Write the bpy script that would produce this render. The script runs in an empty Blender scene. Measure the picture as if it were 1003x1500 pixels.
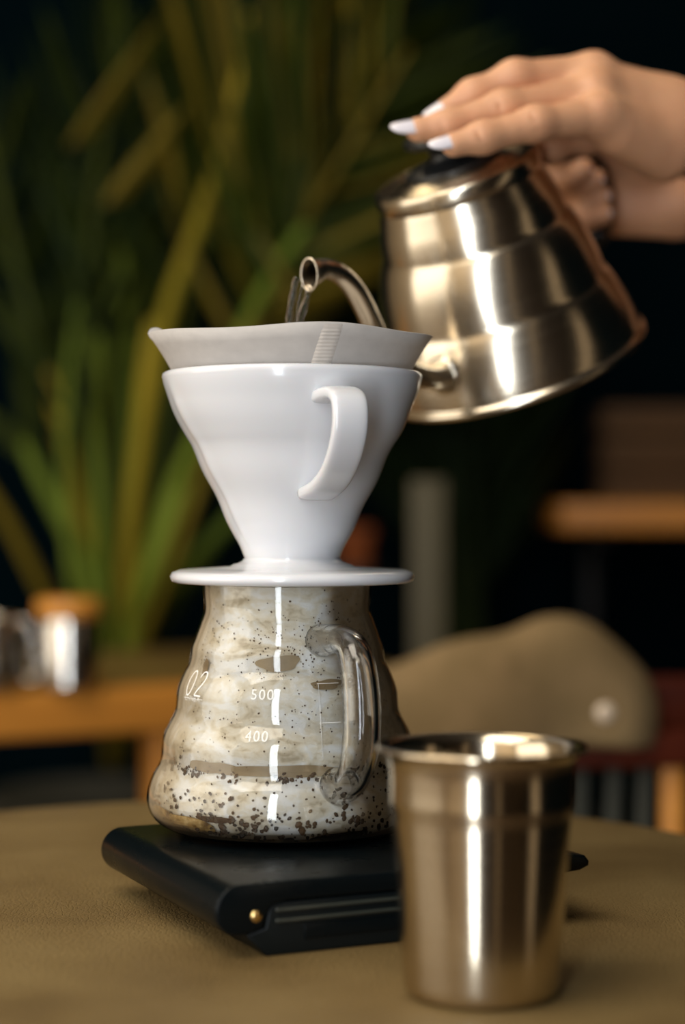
import bpy, bmesh, math, random
import numpy as np
from mathutils import Vector, Matrix

random.seed(7); RNG = np.random.default_rng(7)
scene = bpy.context.scene
COL = scene.collection
PI = math.pi

# ------------------------------------------------------------------ camera
CAMZ = 0.922
cam_data = bpy.data.cameras.new('camera')
cam = bpy.data.objects.new('camera', cam_data); COL.objects.link(cam)
cam.location = (0, 0, CAMZ); cam.rotation_euler = (PI/2, 0, 0)
cam_data.sensor_fit = 'VERTICAL'; cam_data.sensor_height = 36; cam_data.sensor_width = 24
cam_data.lens = 64.8; cam_data.clip_start = 0.02
cam_data.dof.use_dof = True; cam_data.dof.focus_distance = 0.79; cam_data.dof.aperture_fstop = 3.4
scene.camera = cam
# ------------------------------------------------------------------ view, world
scene.view_settings.view_transform = 'Standard'; scene.view_settings.look = 'None'
scene.view_settings.gamma = 1; scene.view_settings.use_curve_mapping = False
scene.view_settings.exposure = 0.0
scene.cycles.use_denoising = True
scene.cycles.max_bounces = 10; scene.cycles.transparent_max_bounces = 24
scene.cycles.sample_clamp_indirect = 6
world = bpy.data.worlds.new('world'); scene.world = world; world.use_nodes = True
world.node_tree.nodes['Background'].inputs[0].default_value = (0.25, 0.4, 0.5, 1)
world.node_tree.nodes['Background'].inputs[1].default_value = 0.05

# ------------------------------------------------------------------ lights (daylight through the windows, plus added overhead fills)
def area(name, loc, target, sx, sy, power, color):
    l = bpy.data.lights.new(name, 'AREA'); l.shape = 'RECTANGLE'; l.size = sx; l.size_y = sy
    l.energy = power; l.color = color
    o = bpy.data.objects.new(name, l); COL.objects.link(o)
    o.location = loc
    o.rotation_euler = (Vector(target)-Vector(loc)).to_track_quat('-Z', 'Y').to_euler()
    return o
area('window_light_behind', (-0.40, -1.19, 1.26), (-0.40, 0, 1.26), 0.26, 2.42, 30, (0.86, 0.93, 1.0))
area('window_light_left', (-2.13, 0.0, 1.55), (0, 0.0, 1.55), 2.0, 1.9, 34, (1.0, 0.90, 0.76))
area('overhead_fill_front', (-0.9, -0.15, 2.74), (-0.9, -0.15, 0), 1.5, 1.5, 40, (1.0, 0.90, 0.76))  # unseen fill added to brighten the cream walls and the hand from above
area('overhead_fill_back', (-0.6, 1.75, 2.72), (-0.6, 1.75, 0), 0.9, 0.9, 9, (1.0, 0.80, 0.52))  # unseen fill added to brighten the back table and the palm

# ------------------------------------------------------------------ material helpers
def mat(name, col=(0.5,0.5,0.5), rough=0.5, metal=0.0, **kw):
    m = bpy.data.materials.new(name); m.use_nodes = True
    b = m.node_tree.nodes['Principled BSDF']
    b.inputs['Base Color'].default_value = (*col, 1)
    b.inputs['Roughness'].default_value = rough
    b.inputs['Metallic'].default_value = metal
    for k, v in kw.items():
        b.inputs[k.replace('_', ' ')].default_value = v
    return m
def nd(m, t, **kw):
    n = m.node_tree.nodes.new(t)
    for k, v in kw.items():
        if k in n.inputs: n.inputs[k].default_value = v
        else: setattr(n, k, v)
    return n
def lk(m, a, b): m.node_tree.links.new(a, b)
def coords(m, scale=(1,1,1), kind='Object', rot=(0,0,0)):
    tc = nd(m, 'ShaderNodeTexCoord'); mp = nd(m, 'ShaderNodeMapping')
    mp.inputs['Scale'].default_value = scale; mp.inputs['Rotation'].default_value = rot
    lk(m, tc.outputs[kind], mp.inputs[0]); return mp.outputs[0]
def ramp(m, src, stops):
    r = nd(m, 'ShaderNodeValToRGB'); lk(m, src, r.inputs[0])
    e = r.color_ramp.elements
    while len(e) < len(stops): e.new(0.5)
    for i, (p, c) in enumerate(stops):
        e[i].position = p; e[i].color = (*c, 1) if len(c) == 3 else c
    return r.outputs[0]
def noisy(m, stops, scale=(1,1,1), nscale=5, detail=4, bump=0.0, dist=0.001, rough_var=None, kind='Object'):
    b = m.node_tree.nodes['Principled BSDF']
    n = nd(m, 'ShaderNodeTexNoise'); n.inputs['Scale'].default_value = nscale; n.inputs['Detail'].default_value = detail
    lk(m, coords(m, scale, kind), n.inputs['Vector'])
    if stops: lk(m, ramp(m, n.outputs['Fac'], stops), b.inputs['Base Color'])
    if bump:
        bp = nd(m, 'ShaderNodeBump'); bp.inputs['Strength'].default_value = bump; bp.inputs['Distance'].default_value = dist
        lk(m, n.outputs['Fac'], bp.inputs['Height']); lk(m, bp.outputs[0], b.inputs['Normal'])
    if rough_var:
        mr = nd(m, 'ShaderNodeMapRange'); mr.inputs['To Min'].default_value = rough_var[0]; mr.inputs['To Max'].default_value = rough_var[1]
        lk(m, n.outputs['Fac'], mr.inputs['Value']); lk(m, mr.outputs[0], b.inputs['Roughness'])
    return m

# ------------------------------------------------------------------ mesh helpers
def mesh_obj(name, verts, faces, m=None, parent=None, smooth=True, loc=None):
    me = bpy.data.meshes.new(name); me.from_pydata([tuple(v) for v in verts], [], [tuple(f) for f in faces])
    me.update()
    if smooth: me.shade_smooth()
    if m: me.materials.append(m)
    o = bpy.data.objects.new(name, me); COL.objects.link(o)
    if parent: o.parent = parent
    if loc is not None: o.location = loc
    return o
def fix_normals(o):
    bm = bmesh.new(); bm.from_mesh(o.data); bmesh.ops.recalc_face_normals(bm, faces=bm.faces); bm.to_mesh(o.data); bm.free(); return o
def empty(name, loc=(0,0,0)):
    o = bpy.data.objects.new(name, None); COL.objects.link(o); o.location = loc; o.empty_display_size = 0.02; return o
def tag(o, label=None, cat=None, group=None, kind=None):
    if label: o['label'] = label
    if cat: o['category'] = cat
    if group: o['group'] = group
    if kind: o['kind'] = kind
    return o
def spline(pts, n):
    """Catmull-Rom through points -> n samples"""
    P = np.array(pts, float); P = np.vstack([2*P[0]-P[1], P, 2*P[-1]-P[-2]])
    seg = len(P)-3; out = []
    for t in np.linspace(0, seg-1e-9, n):
        i = int(t); f = t-i; a, b, c, d = P[i:i+4]
        out.append(0.5*((2*b)+(-a+c)*f+(2*a-5*b+4*c-d)*f*f+(-a+3*b-3*c+d)*f**3))
    return np.array(out)
def lathe(name, prof, m, parent=None, segs=96, closed=False, warp=None, loc=None):
    """prof: list of (r,z) revolved about local z; closed joins last to first"""
    v = []; f = []
    n = len(prof)
    for (r, z) in prof:
        for k in range(segs):
            a = 2*PI*k/segs
            rr, zz = (r, z) if warp is None else warp(r, z, a)
            v.append((rr*math.sin(a), -rr*math.cos(a), zz))
    for i in range(n if closed else n-1):
        j = (i+1) % n
        for k in range(segs):
            k2 = (k+1) % segs
            f.append((i*segs+k, i*segs+k2, j*segs+k2, j*segs+k))
    if not closed:
        for i, flip in ((0, True), (n-1, False)):
            if prof[i][0] < 1e-3:
                r0 = list(range(i*segs, (i+1)*segs)); f.append(r0 if not flip else r0[::-1])
    o = mesh_obj(name, v, f, m, parent, loc=loc)
    return fix_normals(o)
def frames(P):
    T = np.gradient(P, axis=0); T /= np.linalg.norm(T, axis=1)[:, None]
    up = np.array([0, 0, 1.0]);
    if abs(T[0]@up) > 0.9: up = np.array([0, 1.0, 0])
    N = np.cross(T[0], up); N /= np.linalg.norm(N); Ns = [N]
    for i in range(1, len(P)):
        N = Ns[-1]-(Ns[-1]@T[i])*T[i]; N /= np.linalg.norm(N); Ns.append(N)
    Ns = np.array(Ns); B = np.cross(T, Ns); return T, Ns, B
def tube(name, pts, rad, m, parent=None, n=40, segs=16, caps=True, hollow=0, flat=None, ref=None):
    """swept tube; rad float or list; flat=(a,b) elliptical/superelliptic section with ref direction"""
    P = spline(pts, n)
    R = np.interp(np.linspace(0, 1, n), np.linspace(0, 1, len(rad)), rad) if isinstance(rad, (list, tuple)) else np.full(n, rad)
    T, N, B = frames(P)
    if ref is not None:
        ref = np.array(ref, float)
        N = ref[None]-(T@ref)[:, None]*T; N /= np.linalg.norm(N, axis=1)[:, None]; B = np.cross(T, N)
    v = []; f = []
    for i in range(n):
        for k in range(segs):
            a = 2*PI*k/segs; ca, sa = math.cos(a), math.sin(a)
            if flat:
                ca = math.copysign(abs(ca)**0.55, ca)*flat[0]; sa = math.copysign(abs(sa)**0.55, sa)*flat[1]
            v.append(P[i]+R[i]*(ca*N[i]+sa*B[i]))
    for i in range(n-1):
        for k in range(segs):
            k2 = (k+1) % segs; f.append((i*segs+k, i*segs+k2, (i+1)*segs+k2, (i+1)*segs+k))
    if hollow:
        off = len(v)
        for i in range(n):
            for k in range(segs):
                a = 2*PI*k/segs; v.append(P[i]+(R[i]-hollow)*(math.cos(a)*N[i]+math.sin(a)*B[i]))
        for i in range(n-1):
            for k in range(segs):
                k2 = (k+1) % segs; f.append((off+i*segs+k2, off+i*segs+k, off+(i+1)*segs+k, off+(i+1)*segs+k2))
        for i in (0, n-1):
            for k in range(segs):
                k2 = (k+1) % segs; f.append((i*segs+k, i*segs+k2, off+i*segs+k2, off+i*segs+k))
    elif caps:
        f.append(tuple(range(segs))[::-1]); f.append(tuple(range((n-1)*segs, n*segs)))
    o = mesh_obj(name, v, f, m, parent); return fix_normals(o)
def bevel_box(name, size, m, parent=None, loc=(0,0,0), rot=(0,0,0), bev=0.002, segs=2):
    bm = bmesh.new(); bmesh.ops.create_cube(bm, size=1)
    bmesh.ops.scale(bm, vec=size, verts=bm.verts)
    if bev: bmesh.ops.bevel(bm, geom=bm.edges[:], offset=bev, segments=segs, affect='EDGES', profile=0.6)
    me = bpy.data.meshes.new(name); bm.to_mesh(me); bm.free(); me.shade_smooth() if bev else None
    me.materials.append(m); o = bpy.data.objects.new(name, me); COL.objects.link(o)
    o.parent = parent; o.location = loc; o.rotation_euler = rot
    return o
def prism(name, outline, z0, z1, m, parent=None, bev=0.0, segs=3, loc=(0,0,0), rot=(0,0,0)):
    bm = bmesh.new(); vs = [bm.verts.new((x, y, z0)) for x, y in outline]; fc = bm.faces.new(vs)
    r = bmesh.ops.extrude_face_region(bm, geom=[fc]); bmesh.ops.translate(bm, vec=(0,0,z1-z0), verts=[g for g in r['geom'] if isinstance(g, bmesh.types.BMVert)])
    bmesh.ops.recalc_face_normals(bm, faces=bm.faces)
    if bev: bmesh.ops.bevel(bm, geom=bm.edges[:], offset=bev, segments=segs, affect='EDGES', profile=0.5)
    me = bpy.data.meshes.new(name); bm.to_mesh(me); bm.free(); me.materials.append(m)
    if bev: me.shade_smooth()
    o = bpy.data.objects.new(name, me); COL.objects.link(o); o.parent = parent; o.location = loc; o.rotation_euler = rot; return o

# ---- signed-distance surface mesher for organic shapes
def capsule(P, a, b, ra, rb):
    a = np.array(a, float); b = np.array(b, float); ab = b-a
    t = np.clip(((P-a)@ab)/(ab@ab), 0, 1); t2 = t*t*(3-2*t)*0.5+t*0.5
    return np.linalg.norm(P-a-t[..., None]*ab, axis=-1)-(ra+(rb-ra)*t2)
def ellipsoid(P, c, r, Rm=None):
    q = P-np.array(c)
    if Rm is not None: q = q@Rm
    r = np.array(r); k0 = np.linalg.norm(q/r, axis=-1); k1 = np.linalg.norm(q/(r*r), axis=-1)+1e-9
    return k0*(k0-1)/k1
def smin(a, b, k):
    h = np.clip(0.5+0.5*(b-a)/k, 0, 1); return b*(1-h)+a*h-k*h*(1-h)
def surface_net(F, lo, hi, h, name, m, parent=None):
    lo = np.array(lo); hi = np.array(hi); n = np.ceil((hi-lo)/h).astype(int)+1
    ax = [lo[i]+h*np.arange(n[i]) for i in range(3)]
    G = np.stack(np.meshgrid(*ax, indexing='ij'), -1); V = F(G)
    S = V < 0; cn = n-1
    acc = np.zeros((*cn, 3)); cnt = np.zeros(cn)
    for axis in range(3):
        for d1 in (0, 1):
            for d2 in (0, 1):
                o = [0, 0, 0]; oth = [i for i in range(3) if i != axis]; o[oth[0]] = d1; o[oth[1]] = d2
                o2 = list(o); o2[axis] = 1
                sl = tuple(slice(o[i], o[i]+cn[i]) for i in range(3)); sl2 = tuple(slice(o2[i], o2[i]+cn[i]) for i in range(3))
                a = V[sl]; b = V[sl2]; c = (a < 0) != (b < 0)
                t = np.where(c, a/np.where(c, a-b, 1), 0)
                p = G[sl].copy(); p[..., axis] += t*h
                acc += p*c[..., None]; cnt += c
    act = cnt > 0; idx = -np.ones(cn, int); idx[act] = np.arange(act.sum())
    verts = acc[act]/cnt[act][:, None]
    for _ in range(2):
        d = F(verts[:, None, :])[:, 0]; e = 2e-4; g = np.stack([(F((verts+e*np.eye(3)[i])[:, None, :])[:, 0]-d)/e for i in range(3)], -1)
        verts = verts-(d/np.maximum((g*g).sum(-1), 0.2))[:, None]*g
    quads = []
    for axis in range(3):
        oth = [(axis+1) % 3, (axis+2) % 3]
        rng = [None]*3; rng[axis] = slice(0, n[axis]-1); rng[oth[0]] = slice(1, n[oth[0]]-1); rng[oth[1]] = slice(1, n[oth[1]]-1)
        rng2 = list(rng); rng2[axis] = slice(1, n[axis])
        a = S[tuple(rng)]; b = S[tuple(rng2)]; I = np.argwhere(a != b); sgn = a[tuple(I.T)]
        base = I.copy(); base[:, oth[0]] += 1; base[:, oth[1]] += 1
        def cell(d0, d1):
            q = base.copy(); q[:, oth[0]] -= d0; q[:, oth[1]] -= d1; return idx[tuple(q.T)]
        q = np.stack([cell(1, 1), cell(0, 1), cell(0, 0), cell(1, 0)], -1)
        q[~sgn] = q[~sgn][:, ::-1]; quads.append(q)
    quads = np.concatenate(quads); quads = quads[(quads >= 0).all(1)]
    return mesh_obj(name, verts.tolist(), quads.tolist(), m, parent)

# ------------------------------------------------------------------ materials
M = {}
M['wall_cream'] = noisy(mat('cream_plaster', rough=0.9), [(0.3,(0.70,0.58,0.42)),(0.7,(0.76,0.64,0.47))], nscale=3, bump=0.1)
M['wall_dark'] = noisy(mat('shadow_teal_wall', rough=0.9), [(0.3,(0.0010,0.0050,0.0075)),(0.7,(0.0018,0.0066,0.0095))], nscale=2, bump=0.05)  # teal tint of the deep shadows put into the wall colour
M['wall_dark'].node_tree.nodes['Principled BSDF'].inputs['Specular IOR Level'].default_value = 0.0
M['floor'] = noisy(mat('dark_floor', rough=0.5), [(0.3,(0.085,0.055,0.03)),(0.7,(0.13,0.085,0.045))], scale=(1,8,1), nscale=4)
M['ceiling'] = mat('ceiling_paint', (0.10,0.09,0.08), 0.9)
M['panel'] = mat('dark_reflection_panel', (0.035,0.022,0.012), 0.5)  # for the panels added behind the camera
M['trim'] = mat('dark_trim', (0.05,0.035,0.025), 0.6)
def table_mat():
    m = mat('olive_brown_leatherette', rough=0.5)
    b = m.node_tree.nodes['Principled BSDF']
    n1 = nd(m, 'ShaderNodeTexNoise'); n1.inputs['Scale'].default_value = 14; n1.inputs['Detail'].default_value = 6
    lk(m, coords(m), n1.inputs['Vector'])
    n2 = nd(m, 'ShaderNodeTexNoise'); n2.inputs['Scale'].default_value = 1; n2.inputs['Detail'].default_value = 3
    lk(m, coords(m, (1400, 380, 300), rot=(0,0,0.35)), n2.inputs['Vector'])
    n3 = nd(m, 'ShaderNodeTexVoronoi'); n3.feature = 'DISTANCE_TO_EDGE'; n3.inputs['Scale'].default_value = 420
    lk(m, coords(m, (1, 0.6, 1)), n3.inputs['Vector'])
    mx = nd(m, 'ShaderNodeMath', operation='MULTIPLY_ADD'); lk(m, n2.outputs[0], mx.inputs[0]); mx.inputs[1].default_value = 0.30
    lk(m, n1.outputs[0], mx.inputs[2])
    lk(m, ramp(m, mx.outputs[0], [(0.35,(0.118,0.074,0.026)),(0.62,(0.180,0.120,0.045)),(0.85,(0.225,0.156,0.062))]), b.inputs['Base Color'])
    add = nd(m, 'ShaderNodeMath', operation='ADD'); lk(m, n2.outputs[0], add.inputs[0])
    sm = nd(m, 'ShaderNodeMapRange'); sm.inputs['From Max'].default_value = 0.15; lk(m, n3.outputs['Distance'], sm.inputs['Value'])
    lk(m, sm.outputs[0], add.inputs[1])
    bp = nd(m, 'ShaderNodeBump'); bp.inputs['Strength'].default_value = 0.5; bp.inputs['Distance'].default_value = 0.0005
    lk(m, add.outputs[0], bp.inputs['Height']); lk(m, bp.outputs[0], b.inputs['Normal'])
    b.inputs['Specular IOR Level'].default_value = 0.35
    return m
M['table'] = table_mat()
M['black_wood'] = mat('black_table_base', (0.012,0.012,0.013), 0.4)
M['porcelain'] = mat('white_porcelain', (0.72,0.735,0.775), 0.22, Coat_Weight=0.4, Coat_Roughness=0.08, Subsurface_Weight=0.1, Subsurface_Scale=0.004)
def paper_mat(name, c, tr):
    m = mat(name, c, 0.95); nt = m.node_tree; b = nt.nodes['Principled BSDF']
    n = nd(m, 'ShaderNodeTexNoise'); n.inputs['Scale'].default_value = 160; n.inputs['Detail'].default_value = 6
    lk(m, coords(m, (1, 1, 1.6)), n.inputs['Vector'])
    lk(m, ramp(m, n.outputs[0], [(0.3, tuple(x*0.90 for x in c)), (0.7, c)]), b.inputs['Base Color'])
    bp = nd(m, 'ShaderNodeBump'); bp.inputs['Strength'].default_value = 0.35; bp.inputs['Distance'].default_value = 0.0003
    lk(m, n.outputs[0], bp.inputs['Height']); lk(m, bp.outputs[0], b.inputs['Normal'])
    t = nd(m, 'ShaderNodeBsdfTranslucent'); t.inputs[0].default_value = (*[x*0.95 for x in c], 1)
    mx = nd(m, 'ShaderNodeMixShader'); mx.inputs[0].default_value = tr
    lk(m, b.outputs[0], mx.inputs[1]); lk(m, t.outputs[0], mx.inputs[2]); lk(m, mx.outputs[0], nt.nodes['Material Output'].inputs[0])
    return m
M['paper'] = paper_mat('filter_paper', (0.70,0.67,0.645), 0.3)
M['paper_seam'] = paper_mat('filter_paper_seam', (0.78,0.72,0.66), 0.2)
def steel(name, c=(0.62,0.55,0.45), r=0.2, brush=(1,1,300), amt=0.06):
    m = mat(name, c, r, 1.0); b = m.node_tree.nodes['Principled BSDF']
    b.inputs['Anisotropic'].default_value = 0.75; b.inputs['Anisotropic Rotation'].default_value = 0.25
    tg = nd(m, 'ShaderNodeTangent'); tg.direction_type = 'RADIAL'; tg.axis = 'Z'; lk(m, tg.outputs[0], b.inputs['Tangent'])
    n = nd(m, 'ShaderNodeTexNoise'); n.inputs['Scale'].default_value = 1; n.inputs['Detail'].default_value = 4
    lk(m, coords(m, brush), n.inputs['Vector'])
    mr = nd(m, 'ShaderNodeMapRange'); mr.inputs['To Min'].default_value = r-amt; mr.inputs['To Max'].default_value = r+amt
    lk(m, n.outputs[0], mr.inputs['Value']); lk(m, mr.outputs[0], b.inputs['Roughness'])
    bp = nd(m, 'ShaderNodeBump'); bp.inputs['Strength'].default_value = 0.08; bp.inputs['Distance'].default_value = 0.0002
    lk(m, n.outputs[0], bp.inputs['Height']); lk(m, bp.outputs[0], b.inputs['Normal'])
    return m
M['kettle_steel'] = steel('brushed_kettle_steel', (0.68,0.595,0.47), 0.24)
M['cup_steel'] = steel('cup_steel', (0.62,0.53,0.40), 0.19, (1,1,500))
M['black_plastic'] = mat('black_plastic', (0.006,0.007,0.008), 0.32)
M['scale_black'] = noisy(mat('scale_black', (0.003,0.005,0.006), 0.3), None, nscale=60, rough_var=(0.22,0.36))
M['scale_black'].node_tree.nodes['Principled BSDF'].inputs['Specular IOR Level'].default_value = 0.13
M['scale_body'] = mat('scale_body_black', (0.003,0.006,0.007), 0.45, Specular_IOR_Level=0.25)
M['brass'] = mat('gold_glint', (0.85,0.6,0.25), 0.25, 1.0)  # gold colour of the glint on the scale
def clear_glass(name, tint=(0.97,0.97,0.95), ior=1.45):
    """thin blown glass: fresnel mirror over clear transmission"""
    m = bpy.data.materials.new(name); m.use_nodes = True; nt = m.node_tree; nt.nodes.remove(nt.nodes['Principled BSDF'])
    fr = nd(m, 'ShaderNodeFresnel'); fr.inputs[0].default_value = ior
    g = nd(m, 'ShaderNodeBsdfGlossy'); g.inputs['Roughness'].default_value = 0.02
    t = nd(m, 'ShaderNodeBsdfTransparent'); t.inputs[0].default_value = (*tint, 1)
    mx = nd(m, 'ShaderNodeMixShader'); lk(m, fr.outputs[0], mx.inputs[0]); lk(m, t.outputs[0], mx.inputs[1]); lk(m, g.outputs[0], mx.inputs[2])
    lk(m, mx.outputs[0], nt.nodes['Material Output'].inputs[0]); return m
M['glass'] = clear_glass('server_glass')
M['solid_glass'] = mat('handle_glass', (1,0.99,0.97), 0.02, Transmission_Weight=1.0, IOR=1.47)
M['water'] = mat('water', (1,1,1), 0.0, Transmission_Weight=1.0, IOR=1.33)
def film_mat():
    """steam and coffee film on the inside of the server"""
    m = bpy.data.materials.new('steamed_coffee_film'); m.use_nodes = True; nt = m.node_tree
    b = nt.nodes['Principled BSDF']; b.inputs['Roughness'].default_value = 0.55
    n1 = nd(m, 'ShaderNodeTexNoise'); n1.inputs['Scale'].default_value = 1; n1.inputs['Detail'].default_value = 5; n1.inputs['Distortion'].default_value = 1.2
    lk(m, coords(m, (55, 55, 120)), n1.inputs['Vector'])
    n2 = nd(m, 'ShaderNodeTexNoise'); n2.inputs['Scale'].default_value = 1; n2.inputs['Detail'].default_value = 6; n2.inputs['Distortion'].default_value = 0.6
    lk(m, coords(m, (260, 260, 330)), n2.inputs['Vector'])
    mix = nd(m, 'ShaderNodeMath', operation='MULTIPLY_ADD'); lk(m, n2.outputs[0], mix.inputs[0]); mix.inputs[1].default_value = 0.35
    lk(m, n1.outputs[0], mix.inputs[2])
    lk(m, ramp(m, mix.outputs[0], [(0.42,(0.66,0.54,0.38)),(0.54,(0.82,0.73,0.59)),(0.66,(0.90,0.85,0.77)),(0.78,(0.97,0.97,1.0))]), b.inputs['Base Color'])
    al = ramp(m, mix.outputs[0], [(0.46,(0.70,)*3),(0.58,(0.94,)*3),(0.9,(0.98,)*3)])
    bp = nd(m, 'ShaderNodeBump'); bp.inputs['Strength'].default_value = 0.6; bp.inputs['Distance'].default_value = 0.001
    lk(m, n2.outputs[0], bp.inputs['Height']); lk(m, bp.outputs[0], b.inputs['Normal'])
    tl = nd(m, 'ShaderNodeBsdfTranslucent'); tl.inputs[0].default_value = (0.85,0.76,0.62,1)
    s = nd(m, 'ShaderNodeMixShader'); s.inputs[0].default_value = 0.15; lk(m, b.outputs[0], s.inputs[1]); lk(m, tl.outputs[0], s.inputs[2])
    tr = nd(m, 'ShaderNodeBsdfTransparent')
    mx = nd(m, 'ShaderNodeMixShader'); lk(m, al, mx.inputs[0]); lk(m, tr.outputs[0], mx.inputs[1]); lk(m, s.outputs[0], mx.inputs[2])
    lk(m, mx.outputs[0], nt.nodes['Material Output'].inputs[0]); return m
M['film'] = film_mat()
def painted_refraction_mat():  # room light refracted at the glass edge, painted as a beige rim
    m = bpy.data.materials.new('beige_painted_refraction'); m.use_nodes = True; nt = m.node_tree
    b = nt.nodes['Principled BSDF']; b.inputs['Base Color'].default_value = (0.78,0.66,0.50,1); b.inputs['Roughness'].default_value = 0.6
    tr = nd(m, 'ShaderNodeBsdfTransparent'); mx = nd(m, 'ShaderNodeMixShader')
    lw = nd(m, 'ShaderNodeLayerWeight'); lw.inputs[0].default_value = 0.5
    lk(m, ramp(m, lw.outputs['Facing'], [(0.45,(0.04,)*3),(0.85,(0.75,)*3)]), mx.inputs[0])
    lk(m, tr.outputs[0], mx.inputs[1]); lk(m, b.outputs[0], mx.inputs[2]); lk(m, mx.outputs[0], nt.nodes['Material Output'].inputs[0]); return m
M['painted_refraction'] = painted_refraction_mat()
M['grounds'] = noisy(mat('coffee_grounds', rough=0.5), [(0.35,(0.020,0.008,0.003)),(0.65,(0.10,0.045,0.012))], nscale=90)
M['crust'] = noisy(mat('brown_coffee_foam', rough=0.4), [(0.35,(0.16,0.08,0.015)),(0.5,(0.42,0.27,0.09)),(0.7,(0.62,0.46,0.22))], nscale=260, bump=0.8)
M['coffee'] = mat('dark_coffee', (0.03,0.006,0.003), 0.05)
M['print'] = mat('white_print', (0.85,0.85,0.85), 0.5)
M['print_faint'] = mat('faint_white_print', (0.92,0.92,0.9), 0.5, Alpha=0.75)
def skin_mat(name, c1, c2):
    m = mat(name, rough=0.5, Subsurface_Weight=0.15, Subsurface_Scale=0.006)
    b = m.node_tree.nodes['Principled BSDF']
    n = nd(m, 'ShaderNodeTexNoise'); n.inputs['Scale'].default_value = 45; n.inputs['Detail'].default_value = 5; lk(m, coords(m), n.inputs['Vector'])
    lk(m, ramp(m, n.outputs[0], [(0.3,c1),(0.7,c2)]), b.inputs['Base Color'])
    n2 = nd(m, 'ShaderNodeTexNoise'); n2.inputs['Scale'].default_value = 420; n2.inputs['Detail'].default_value = 4; lk(m, coords(m), n2.inputs['Vector'])
    bp = nd(m, 'ShaderNodeBump'); bp.inputs['Strength'].default_value = 0.25; bp.inputs['Distance'].default_value = 0.0006
    lk(m, n2.outputs[0], bp.inputs['Height']); lk(m, bp.outputs[0], b.inputs['Normal'])
    b.inputs['Subsurface Radius'].default_value = (1.0, 0.35, 0.15)
    return m
M['skin'] = skin_mat('skin', (0.60,0.30,0.165), (0.68,0.36,0.20))
M['nail'] = mat('lilac_white_nail_polish', (0.80,0.76,0.82), 0.15, Coat_Weight=0.6)
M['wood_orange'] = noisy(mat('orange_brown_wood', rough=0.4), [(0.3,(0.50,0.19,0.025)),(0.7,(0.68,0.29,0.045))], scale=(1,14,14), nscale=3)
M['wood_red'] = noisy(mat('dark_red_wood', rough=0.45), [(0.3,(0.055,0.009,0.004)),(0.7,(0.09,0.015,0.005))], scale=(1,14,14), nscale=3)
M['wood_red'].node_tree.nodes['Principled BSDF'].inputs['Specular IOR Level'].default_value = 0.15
M['wood_top'] = noisy(mat('olive_wood_top', rough=0.45), [(0.3,(0.15,0.095,0.022)),(0.7,(0.22,0.14,0.04))], scale=(1,14,14), nscale=3)
M['beige_fabric'] = noisy(mat('beige_upholstery', rough=0.9), [(0.3,(0.19,0.13,0.055)),(0.7,(0.25,0.17,0.08))], nscale=30, bump=0.3)
M['button'] = mat('pale_button', (0.75,0.62,0.48), 0.4)
M['grey_slat'] = mat('grey_green_slat', (0.035,0.038,0.025), 0.6)
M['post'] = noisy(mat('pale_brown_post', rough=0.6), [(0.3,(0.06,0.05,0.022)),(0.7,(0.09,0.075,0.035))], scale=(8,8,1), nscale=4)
M['terracotta'] = noisy(mat('terracotta', rough=0.7), [(0.3,(0.38,0.09,0.02)),(0.7,(0.5,0.13,0.03))], nscale=9)
M['stem'] = noisy(mat('yellow_green_stem', rough=0.5), [(0.3,(0.26,0.21,0.016)),(0.7,(0.36,0.27,0.022))], nscale=4)
M['stem_green'] = noisy(mat('green_stem', rough=0.5), [(0.3,(0.095,0.15,0.014)),(0.7,(0.165,0.22,0.022))], nscale=4)
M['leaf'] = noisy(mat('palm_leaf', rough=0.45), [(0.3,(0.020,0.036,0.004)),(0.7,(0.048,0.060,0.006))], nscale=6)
M['leaf_yellow'] = noisy(mat('lit_yellow_palm_leaf', rough=0.45), [(0.3,(0.11,0.085,0.008)),(0.7,(0.17,0.125,0.012))], nscale=6)  # yellowish leaf, light catching the blades put into its colour
M['leaf_shaded'] = noisy(mat('shaded_palm_leaf', rough=0.5), [(0.3,(0.008,0.018,0.004)),(0.7,(0.016,0.030,0.006))], nscale=6)  # same leaf with the weaker light put into its colour
for k_ in ('leaf','leaf_yellow','leaf_shaded','stem','stem_green'): M[k_].node_tree.nodes['Principled BSDF'].inputs['Specular IOR Level'].default_value = 0.15
M['pot_dark'] = mat('dark_grey_pot', (0.045,0.045,0.035), 0.6)
M['soil'] = mat('soil', (0.02,0.012,0.008), 0.95)
M['chrome'] = mat('polished_steel', (0.7,0.66,0.6), 0.16, 1.0)

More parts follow.
